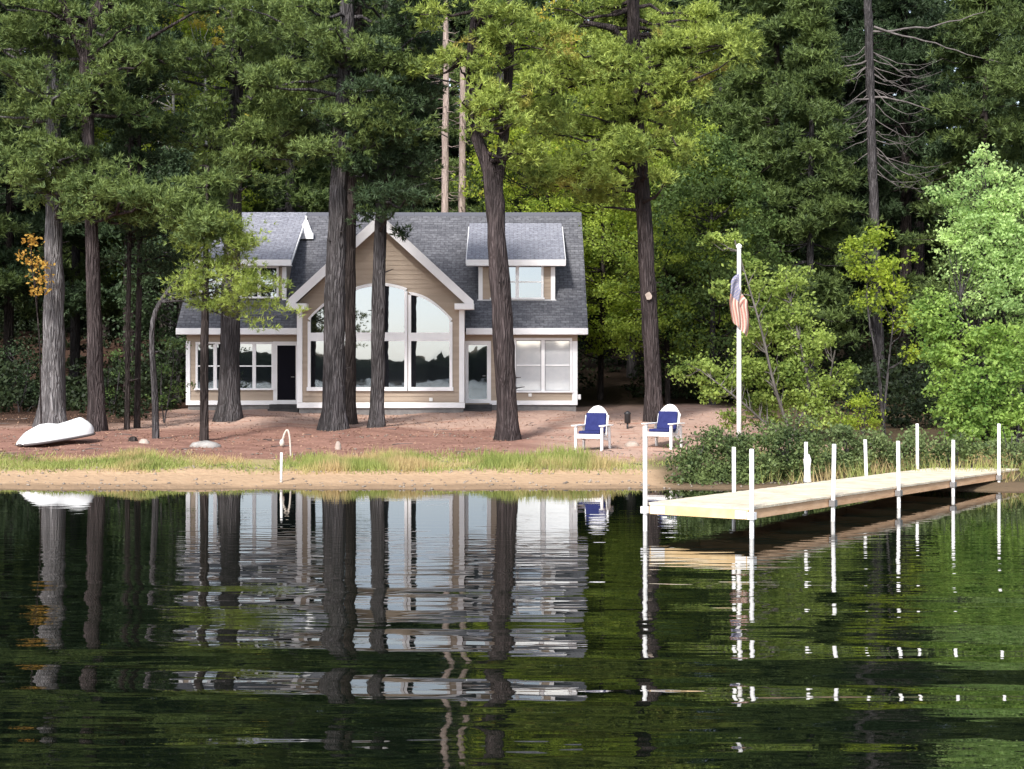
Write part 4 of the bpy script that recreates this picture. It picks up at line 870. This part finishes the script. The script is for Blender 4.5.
leafy('leafy_tree', 'light green small tree with thin stems around the flagpole', 'tree', (790, 445), 38.5,
      [[(775, 390, 4), (762, 330, 3), (735, 240, 1.5)], [(812, 400, 4), (800, 340, 3), (785, 280, 2)], [(740, 400, 3), (700, 370, 1.5)], [(822, 420, 4), (835, 350, 2)]],
      [(728, 240, 10, .6), (712, 238, 6, .6), (748, 262, 14, .5), (770, 290, 20, .4), (722, 290, 9, .5), (795, 275, 14, .3), (765, 330, 24, .5), (800, 315, 22, .3), (790, 350, 26, .3), (820, 345, 18, .2), (745, 365, 20, .5), (705, 370, 14, .3), (690, 372, 12, .2), (720, 385, 18, .3), (755, 395, 22, .5), (800, 390, 26, .3), (835, 385, 16, 0), (765, 415, 16, .6), (820, 415, 18, 0), (850, 370, 14, 0), (745, 330, 12, .4), (775, 375, 18, .4), (735, 420, 14, .5)], 'leaf_yg2', 'bark_pale2', 64, size=.095, per=150)
SH = [(695, 482, 31.3, [(682, 462, 13, 0), (698, 450, 16, .2), (705, 470, 17, 0), (684, 478, 12, -.2), (714, 440, 12, .3), (700, 486, 8, -.4)], 'leaf_bush', 'dark shrub at the water edge nearest the right chair'),
      (738, 482, 31.2, [(725, 445, 19, .3), (745, 450, 21, .2), (735, 472, 19, 0), (757, 468, 16, 0), (742, 484, 9, -.3)], 'leaf_bush', 'dark shrub at the water edge below the flagpole'),
      (790, 480, 31.6, [(775, 440, 19, 0), (797, 435, 19, 0), (785, 460, 21, 0), (810, 455, 18, 0), (770, 474, 14, 0), (800, 474, 14, 0)], 'leaf_bush', 'dark shrub behind the dock left of its third far post'),
      (850, 476, 32.4, [(838, 440, 17, 0), (852, 455, 18, 0), (870, 445, 15, 0), (832, 462, 15, 0)], 'leaf_bush2', 'pale grey green shrub behind the middle of the dock'),
      (898, 472, 32.6, [(885, 450, 15, 0), (903, 440, 14, 0), (918, 452, 14, 0), (895, 462, 12, 0)], 'leaf_bush2', 'olive shrub behind the dock below the small yellow green tree'),
      (952, 468, 32.4, [(940, 448, 12, 0), (958, 446, 12, 0), (977, 448, 12, 0), (955, 460, 9, 0)], 'leaf_bush', 'low shrub behind the shore end of the dock'),
      (865, 432, 38, [(860, 405, 10, 0), (868, 418, 12, 0), (852, 420, 9, 0)], 'leaf_yg', 'small yellow green sapling clump behind the dock'),
      (1010, 462, 32.5, [(1000, 450, 10, 0), (1015, 455, 10, 0), (1030, 450, 12, 0)], 'leaf_bush2', 'grassy shrub beside the shore end of the dock at the right edge')]
M['leaf_bush2'] = leafmat('olive_bush_leaves', (.06, .095, .035), (.22, .28, .11), (.36, .26, .12), trans=.3, accent_amt=.04, scale=1.4)
for k, (px, py, d, cl, lm, lab) in enumerate(SH):
    leafy('shrub', lab, 'shrub', (px, py), d, [[(px - 5, py - 20, 1.5), (px - 8, py - 38, 1)], [(px + 5, py - 20, 1.5), (px + 9, py - 36, 1)], [(px, py - 15, 1.5), (px + 2, py - 30, 1)]], cl, lm, 'bark_mid', 70 + k, size=.07, per=230, group='shrubs along the right shore', dj=1.0)
# undergrowth at the left of the house and along the forest edge
UG = [(165, 425, 47, [(165, 400, 9, 0), (180, 385, 10, 0), (168, 370, 8, 0), (175, 345, 7, 0)], 'leaf_mid', 'thin green bush at the left corner of the house'),
      (112, 425, 52, [(110, 395, 9, 0), (122, 375, 9, 0), (115, 355, 7, 0)], 'leaf_mid', 'thin green bush behind the saplings on the left'),
      (20, 425, 52, [(15, 380, 20, 0), (30, 365, 16, 0), (10, 350, 14, 0), (35, 395, 12, 0)], 'pine_dark', 'dark bush at the left edge behind the boat')]
for k, (px, py, d, cl, lm, lab) in enumerate(UG):
    leafy('shrub', lab, 'shrub', (px, py), d, [[(px - 5, py - 30, 1.5), (px - 3, py - 60, 1)], [(px + 5, py - 30, 1.5), (px + 9, py - 66, 1)]], cl, lm, 'bark_mid', 90 + k, size=.09, per=70, group='undergrowth by the forest edge')
# autumn sapling branch at the left
leafy('maple_sapling', 'sapling with orange autumn leaves hanging left of the pale grey trunk', 'sapling', (40, 428), 43, [[(40, 340, 2), (34, 280, 1.5), (30, 245, 1)]],
      [(31, 242, 5, 0), (26, 258, 5, 0), (40, 266, 5, 0), (42, 280, 4.5, 0), (38, 292, 2, 0)], 'leaf_orange', 'bark_dark', 95, size=.11, per=40)
leafy('leafy_tree', 'yellow leafed tree top glimpsed high above the left dormer', 'tree', (205, 420), 64, [[(207, 200, 4), (205, 60, 3)]],
      [(205, 25, 14, 0), (222, 45, 12, 0), (190, 18, 10, 0), (185, 155, 14, 0), (178, 125, 12, 0), (258, 118, 9, 0)], 'leaf_yellow', 'birch', 96, size=.14, per=70)
leafy('leafy_tree', 'yellow leafed tree glimpsed between the forks of the forked pine', 'tree', (500, 420), 63, [[(502, 200, 4), (500, 80, 3)]],
      [(500, 45, 12, 0), (488, 55, 8, 0), (530, 20, 14, 0), (575, 40, 12, 0), (560, 8, 12, 0), (540, 75, 9, 0)], 'leaf_yellow', 'bark_mid', 97, size=.14, per=70)

# ------------------------------------------------------------------ grass, litter
rng = np.random.default_rng(7)
n = 90000; gx = rng.uniform(-24, 5, n); gy = 32.35 + rng.beta(2, 2.2, n) * 3.7; pn = np.sin(gx * 1.3) + np.sin(gx * .47 + 2) + np.sin(gx * 3.1 + gy) * .6
keep = rng.random(n) < (.50 + .32 * pn + .15 * (gx < -5)) * (1 - .55 * sm(-4, 1, gx)); gx, gy = gx[keep], gy[keep]; n = len(gx); gz_ = ground(gx, gy)
hgt = rng.uniform(.06, .27, n) * (.75 + .35 * np.clip(pn[keep], -.5, 2)); b = np.stack([gx, gy, gz_ - .01], 1)
a = rng.uniform(0, 6.28, n); wv = np.stack([np.cos(a), np.sin(a), 0 * a], 1) * .011; lean = rng.standard_normal((n, 3)) * np.array([.06, .06, 0])
V = np.stack([b - wv, b + wv, b + lean + np.stack([0 * a, 0 * a, hgt], 1)], 1).reshape(-1, 3)
tag(mesh_np('grass', V, np.arange(len(V)).reshape(-1, 3), M['grass']), 'yellow green grass strip between the beach and the reddish soil', 'grass', kind='stuff')
n = 9000; gx = rng.uniform(5, 24, n); gy = 30.6 + rng.beta(1.5, 2, n) * 6; gz_ = ground(gx, gy); b = np.stack([gx, gy, gz_ - .02], 1); a = rng.uniform(0, 6.28, n); wv = np.stack([np.cos(a), np.sin(a), 0 * a], 1) * .014
V = np.stack([b - wv, b + wv, b + rng.standard_normal((n, 3)) * np.array([.1, .1, 0]) + np.stack([0 * a, 0 * a, rng.uniform(.1, .45, n)], 1)], 1).reshape(-1, 3)
tag(mesh_np('tall_grass', V, np.arange(len(V)).reshape(-1, 3), M['grass']), 'tall straw and green grass on the bank behind the dock', 'grass', kind='stuff')
n = 14000; gx = rng.uniform(-25, 8, n); gy = rng.uniform(35, 51, n); keep = rng.random(n) < np.where(gx < 0, .9, .35); gx, gy = gx[keep], gy[keep]
C = np.stack([gx, gy, ground(gx, gy) + .018], 1); Vn = leaves(C, .055, rng, 3.0)
tag(mesh_np('leaf_litter', Vn, np.arange(len(Vn)).reshape(-1, 4), M['litter']), 'fallen needles and leaves scattered over the reddish soil', 'litter', kind='stuff')

# ------------------------------------------------------------------ dock
A0 = np.array([3.38, 21.1]); A1 = np.array([10.0, 30.8]); ax = (A1 - A0) / np.linalg.norm(A1 - A0); pr = np.array([-ax[1], ax[0]]); DW = 1.58; DL = 13.35; DZ = .425; TILT = .0100
ang = math.atan2(ax[1], ax[0])
dock = empty('dock', (A0[0] + pr[0] * .065, A0[1] + pr[1] * .065, 0), 'long pale plank dock on white pipe posts running to the right shore', 'dock', rz=ang); dock.rotation_euler = (0, TILT, ang)
rng = np.random.default_rng(3)
dk = MB(); t = 0.0
while t < DL - .05:
    h_ = rng.uniform(-.002, .002); dk.box((t + .004, -.02, DZ - .032 + h_), (t + .136, DW + .02, DZ + h_)); t += .141
dk.build('deck', M['plank'], dock)
bm_ = MB()
for y_ in (.0, DW - .05): bm_.box((.045, y_, DZ - .17), (DL, y_ + .05, DZ - .036))
for k in range(1, 9): bm_.box((k * 1.5, .052, DZ - .15), (k * 1.5 + .05, DW - .052, DZ - .037))
bm_.build('side_beam', M['beam'], dock)
eb = MB(); eb.box((0, 0, DZ - .17), (.042, DW, DZ - .034)); eb.build('end_board', M['beam_end'], dock)
PT = [(0, 0, 449), (1, 0, 444), (2, 0, 441), (3, 0, 440), (4, 0, 423.7), (0, 1, 426), (1, 1, 447), (2, 1, 442), (3, 1, 439.5), (4, 1, 423.7)]
for k, side, py in PT:
    tx = k * 2.935 + (.0 if k else -.02); ty = -.065 if side == 0 else DW + .065
    wx = A0 + ax * tx + pr * (ty + .065); ztop = CH + (HY - py) / F * wx[1] + TILT * tx
    lx, ly = rng.normal(0, .012, 2)
    p = MB(); p.tube([(tx - lx, ty - ly, -1.4), (tx, ty, .3), (tx + lx, ty + ly, ztop - .01), (tx + lx, ty + ly, ztop)], [.033, .033, .033, .028], 12); po = p.build('post', M['post'], dock)
    s = MB(); ys = -1 if side == 0 else 1
    s.box((tx - .06, ty - .052, DZ - .16), (tx + .05, ty + .045, DZ - .06)); s.build('bracket', M['white'] if k == 0 else M['metal'], po)
# white corner plates at the end
for y0_, y1_ in ((.03, .20), (DW - .25, DW - .02)):
    cp = MB(); cp.box((-.006, y0_, DZ - .16), (-.001, y1_, DZ - .05)); cp.build('corner_plate', M['white'], dock)
# solar lantern-like white bulge on the third far post
tx, ty = 2 * 2.935, DW + .045
b_ = MB(); b_.tube([(0, 0, 0), (0, 0, .08), (0, 0, .26), (0, 0, .40), (0, 0, .50)], [.075, .06, .055, .072, .036], 14)
bo = b_.build('bumper', M['post'], dock); bo.location = (tx, ty, DZ + .01); bo['label'] = 'white padded sleeve around a far post'

# ------------------------------------------------------------------ chairs
def chair(x, y, rz, lab):
    z = float(ground(x, y)); root = empty('garden_chair', (x, y, z), lab, 'chair', 'blue cushioned chairs on the shore', rz)
    W2 = .34
    for sx_ in (-1, 1):
        l = MB(); l.box((sx_ * W2 - .03, -.40, -.06), (sx_ * W2 + .03, -.31, .60)); l.build('leg', M['white'], root, bevel=.008)
        l = MB(); l.beam((sx_ * W2, .34, -.06), (sx_ * W2, .27, .58), .05, .09, up=(0, 1, 0)); l.build('leg', M['white'], root, bevel=.008)
        a = MB(); a.box((sx_ * (W2 + .02) - .075, -.46, .60), (sx_ * (W2 + .02) + .075, .36, .63)); a.build('armrest', M['white'], root, bevel=.01)
    s = MB(); s.box((-.33, -.42, .30), (.33, -.385, .40))
    for k in range(6): s.box((-.31, -.375 + k * .11, .385 - k * .012), (.31, -.275 + k * .11, .405 - k * .012))
    for sx_ in (-1, 1): s.beam((sx_ * .29, -.38, .34), (sx_ * .29, .30, .26), .03, .08)
    s.build('seat', M['white'], root, bevel=.006)
    b = MB(); n = 7; tilt = .30
    for k in range(n):
        xc = (k - (n - 1) / 2) * .088; top_ = .72 * math.sqrt(max(.1, 1 - (abs(xc) / .40) ** 2.6)) + .02
        z0, y0 = .36, .20
        tz = lambda q_: z0 + .74 * math.sqrt(max(.05, 1 - (abs(q_) / .345) ** 2.4)) if abs(q_) > .12 else z0 + .74 - abs(q_) * .16
        pts = [(xc - .042, z0), (xc + .042, z0)] + [(xq, z0 + (.74 - .28 * (abs(xq) / .31) ** 2.2)) for xq in (xc + .042, xc + .02, xc, xc - .02, xc - .042)]
        nn = len(pts); vs = [(px, y0 + (pz - z0) * tilt + dy, pz) for dy in (0, .022) for px, pz in pts]
        b.add(vs, [tuple(range(nn)), tuple(range(2 * nn - 1, nn - 1, -1))] + [(i_, i_ + nn, (i_ + 1) % nn + nn, (i_ + 1) % nn) for i_ in range(nn)])
    for zz in (.50, .80): b.box((-.31, .20 + (zz - .36) * tilt + .024, zz), (.31, .20 + (zz - .36) * tilt + .05, zz + .06))
    b.build('backrest', M['white'], root)
    c = MB(); c.box((-.275, -.37, .41), (.275, .16, .485)); c.build('seat_cushion', M['blue'], root, bevel=.03)
    c = MB(); y0 = .13; c.add([(-.27, y0, .47), (.27, y0, .47), (.27, y0 + .07, .45), (-.27, y0 + .07, .45), (-.26, y0 + .46 * tilt, .93), (.26, y0 + .46 * tilt, .93), (.26, y0 + .46 * tilt + .065, .91), (-.26, y0 + .46 * tilt + .065, .91)],
                  [(0, 3, 2, 1), (4, 5, 6, 7), (0, 1, 5, 4), (1, 2, 6, 5), (2, 3, 7, 6), (3, 0, 4, 7)]); c.build('back_cushion', M['blue'], root, bevel=.025)
chair(XM(593, 37.6), 37.6, R(-20), 'white slatted chair with blue cushions, the left one, nearest the house corner')
chair(XM(664, 38.3), 38.3, R(-28), 'white slatted chair with blue cushions, the right one, in front of the scarred pine')

# ------------------------------------------------------------------ boat
def boat():
    d = 39.2; a0 = W(20, 447, 38.0); a1 = W(88, 436, 39.6); zb_ = float(ground(a0[0], 38.0))
    root = empty('rowing_boat', (a0[0], 38.0, zb_), 'small white boat lying upside down on the bank by the pale trunk', 'boat')
    a0 = np.array([a0[0], 38.0, zb_ + .03]); a1 = np.array([a1[0], 39.6, float(ground(a1[0], 39.6)) + .20]); dr = a1 - a0; L = np.linalg.norm(dr); u = dr / L
    s = np.cross(u, [0, 0, 1.0]); s /= np.linalg.norm(s)
    st = [(0, .16, .12), (.04, .24, .18), (.14, .38, .33), (.28, .46, .42), (.4, .48, .42), (.55, .48, .36), (.66, .48, .38), (.8, .46, .42), (.88, .43, .44), (.95, .38, .38), (1.0, .28, .26)]
    ts = np.linspace(0, 1, 30); hw = np.interp(ts, [q[0] for q in st], [q[1] for q in st]); hh = np.interp(ts, [q[0] for q in st], [q[2] for q in st])
    th = np.linspace(0, np.pi, 15); V = []
    for t, w_, h_ in zip(ts, hw, hh):
        for a in th:
            prof = abs(math.sin(a)) ** .62; keel = .05 * math.exp(-((a - np.pi / 2) / .12) ** 2) * h_ * 2; groove = -.018 * math.exp(-((abs(a - np.pi / 2) - .75) / .1) ** 2)
            V.append(a0 + dr * t + s * w_ * math.cos(a) * (1 - .05 * prof) + np.array([0, 0, h_ * prof * .95 + keel + groove + .03]))
    n = 15; Fq = [(i_ * n + j_, i_ * n + j_ + 1, (i_ + 1) * n + j_ + 1, (i_ + 1) * n + j_) for i_ in range(29) for j_ in range(n - 1)]
    Fq += [(j_, j_, j_ + 1, j_ + 1) for j_ in []]
    V = np.array(V); c0, c1 = len(V), len(V) + 1; V = np.vstack([V, a0 + np.array([0, 0, .06]), a1 + np.array([0, 0, .12])])
    mb = MB(); mb.add(V, Fq, 0, True); mb.add([V[c0]] + [V[k] for k in range(n)], [(0, k + 2, k + 1) for k in range(n - 1)], 0); mb.add([V[c1]] + [V[29 * n + k] for k in range(n)], [(0, k + 1, k + 2) for k in range(n - 1)], 0)
    mb.build('hull', M['boat'], root, tuple(root.location))
    rim = MB()
    for sg in (-1, 1): rim.tube([a0 + dr * t + s * sg * w_ * 1.0 + np.array([0, 0, .03]) for t, w_ in zip(ts, hw)], .032, 8)
    rim.tube([a0 + s * .05 + np.array([0, 0, .03]), a0 - s * .05 + np.array([0, 0, .03])], .032, 8); rim.tube([a1 + s * .28 + np.array([0, 0, .03]), a1 - s * .28 + np.array([0, 0, .03])], .032, 8)
    rim.build('gunwale', M['boat_rim'], root, tuple(root.location))
boat()

# ------------------------------------------------------------------ flagpole and flag
d = 36.4; fx_ = XM(739, d); fz_ = float(ground(fx_, d)); fp = empty('flagpole', (fx_, d, fz_), 'tall white flagpole rising out of the shrubs right of the chairs', 'flagpole')
ztop = CH + (HY - 249) / F * d
p = MB(); p.tube([(0, 0, -.3), (0, 0, 1.5), (0, 0, ztop - fz_)], [.062, .058, .048], 14); p.build('pole', M['post'], fp)
p = MB(); p.tube([(0, 0, ztop - fz_ - .02), (0, 0, ztop - fz_ + .03), (0, 0, ztop - fz_ + .09), (0, 0, ztop - fz_ + .13)], [.03, .07, .07, .02], 12); p.build('finial', M['post'], fp)
fl_z = CH + (HY - 274) / F * d; nu, nv = 60, 39
Vf = []
for j_ in range(nv + 1):
    for i_ in range(nu + 1):
        u, v_ = i_ / nu, j_ / nv
        q_ = min(1, u / .22); q_ = q_ * q_ * (3 - 2 * q_)
        hx_, hy_, hz_ = (v_ - .52) * .50 * (1 - .22 * u) + .03 * math.sin(u * 7 + v_ * 3), -.10 - .055 * math.sin(v_ * 15 + u * 2.5), -v_ * .42 - u * 1.12 + .03 * math.sin(u * 11 + v_ * 2)
        xx_ = hx_ * q_; yy_ = -.075 * (1 - q_) + hy_ * q_; zz_ = -v_ * .80 * (1 - q_) + hz_ * q_
        Vf.append((xx_, yy_, zz_))
Ff, mi = [], []
for j_ in range(nv):
    for i_ in range(nu):
        k = j_ * (nu + 1) + i_; Ff.append((k, k + 1, k + nu + 2, k + nu + 1))
        if i_ < 24 and j_ < 21: mi.append(1 if (i_ % 4 == 1 and j_ % 4 == 1) or (i_ % 4 == 3 and j_ % 4 == 3) else 2)
        else: mi.append(0 if (j_ // 3) % 2 == 0 else 1)
fo = mesh_np('flag', Vf, Ff, [M['flag_red'], M['flag_white'], M['flag_blue']], smooth=True, fmat=mi); fo.location = (fx_, d, fl_z)
tag(fo, 'limp red white and blue striped flag hanging from the white flagpole', 'flag')

# ------------------------------------------------------------------ small things
def lump(name, px, d, size, m, lab, cat, seed):
    rng = np.random.default_rng(seed); x = XM(px, d); z = float(ground(x, d)); th = np.linspace(0, 2 * np.pi, 12, endpoint=False); V = []
    R_ = np.array([1, .95, .75, .4]); H_ = np.array([-.1, .35, .75, 1.0])
    for r_, h_ in zip(R_, H_):
        for a in th: q = r_ * rng.uniform(.85, 1.12); V.append((math.cos(a) * q * size[0], math.sin(a) * q * size[1], h_ * size[2] * rng.uniform(.9, 1.08)))
    F_ = [(i_ * 12 + j_, i_ * 12 + (j_ + 1) % 12, (i_ + 1) * 12 + (j_ + 1) % 12, (i_ + 1) * 12 + j_) for i_ in range(3) for j_ in range(12)]
    mb = MB(); mb.add(V, F_, 0, True); mb.add([V[36 + k] for k in range(12)], [tuple(range(12))], 0, True); o = mb.build(name, m); o.location = (x, d, z); return tag(o, lab, cat)
lump('rock', 204, 38.6, (.42, .3, .16), M['rock'], 'flat grey rock at the foot of the slim dark trunk', 'rock', 1)
lump('rock', 632, 38.6, (.20, .14, .12), M['rock_pale'], 'pale stone on the sand between the two chairs', 'rock', 2)
lump('rock', 338, 37.4, (.08, .07, .20), M['rock_pale'], 'small upright pale stone before the thickest trunk', 'rock', 3)
lump('tree_stump', 133, 39.5, (.13, .12, .13), M['bark_dark'], 'small dark stump left of the bent thin pine', 'stump', 4)
lump('rock', 144, 38.8, (.14, .12, .11), M['rock_pale'], 'small pale rock beside the base of the bent thin pine', 'rock', 5)
# dark lantern between the chairs
d = 43.5; x = XM(627.5, d); ln = empty('garden_lantern', (x, d, float(ground(x, d))), 'small dark lantern on a short stake between the chairs', 'lantern')
m = MB(); m.tube([(0, 0, -.1), (0, 0, .22)], .03, 8); m.build('stake', M['black'], ln)
m = MB(); m.tube([(0, 0, .16), (0, 0, .18), (0, 0, .42), (0, 0, .46), (0, 0, .52)], [.06, .09, .09, .11, .02], 10); m.build('lantern_body', M['black'], ln)
# white stake at the beach and white bent hook behind
d = 31.2; x = XM(281, d); z = float(ground(x, d)); zt = CH + (HY - 453) / F * d
m = MB(); m.tube([(0, 0, -.3), (.01, 0, zt - z), (.01, 0, zt - z + .01)], [.028, .028, .02], 10); m.box((-.02, -.032, .02), (.03, -.026, .06), 1); o = m.build('stake', [M['post'], M['rock']]); o.location = (x, d, z); tag(o, 'thin white stake standing in the beach at the water edge', 'stake')
d = 36.0; z = float(ground(XM(288, d), d)); hk = empty('bent_pipe', (XM(291, d), d, z), 'white bent pipe with a small round float behind the white stake', 'pipe')
P_ = [W(291, 453, d), W(290, 440, d), W(289, 433, d), W(287.5, 428, d), W(285, 432, d), W(283, 438, d), W(282, 443, d)]; P_ = [p - np.array(hk.location) for p in P_]; P_[0][2] = -.1
Q, r = path_interp(P_, [.022] * 7, .05); m = MB(); m.tube(Q, list(r), 8); m.build('pipe', M['dull'], hk)
m = MB(); e = P_[-1]; m.tube([e + np.array([0, 0, .10]), e + np.array([0, 0, .06]), e, e - np.array([0, 0, .06]), e - np.array([0, 0, .09])], [.015, .05, .065, .05, .015], 10); m.build('float', M['dull'], hk)

rng = np.random.default_rng(12); n = 1500; px_ = rng.uniform(-25, 6, n); py_ = rng.choice([30.7, 31.1, 33.0, 36.5, 41.0], n, p=[.2, .15, .25, .2, .2]) + rng.normal(0, .35, n) * np.array(1.0); sz = rng.uniform(.012, .05, n)
g = ground(px_, py_); base = np.array([[1, 0, 0], [0, 1, 0], [-1, 0, 0], [0, -1, 0], [0, 0, .7], [0, 0, -.5]], float)
V = (np.stack([px_, py_, g + .006], 1)[:, None] + base[None] * (sz[:, None, None] * rng.uniform(.6, 1.2, (n, 6, 1)))).reshape(-1, 3)
fq = np.array([[0, 1, 4], [1, 2, 4], [2, 3, 4], [3, 0, 4], [1, 0, 5], [2, 1, 5], [3, 2, 5], [0, 3, 5]]); Fq = (fq[None] + 6 * np.arange(n)[:, None, None]).reshape(-1, 3)
tag(mesh_np('pebbles', V, Fq, mat('shore_pebbles', (.10, .085, .075), .9, .2, None, (1.5, (.34, .29, .24)))), 'small pebbles and bits of bark strewn along the beach and soil', 'pebbles', kind='stuff')
g = Geo()
for _ in range(150):
    x, y = rng.uniform(-24, 6), rng.uniform(33, 48); a = rng.uniform(0, 3.14); L_ = rng.uniform(.15, .6); t = np.linspace(0, 1, 5)
    X_ = x + np.cos(a) * L_ * t; Y_ = y + np.sin(a) * L_ * t + .05 * np.sin(t * 5); g.add(*tube_np(np.stack([X_, Y_, ground(X_, Y_) + .015], 1), np.linspace(.012, .005, 5), 5))
tag(mesh_np('twigs', *g.arr(), M['dead_wood']), 'thin fallen twigs scattered over the bank', 'twigs', kind='stuff')
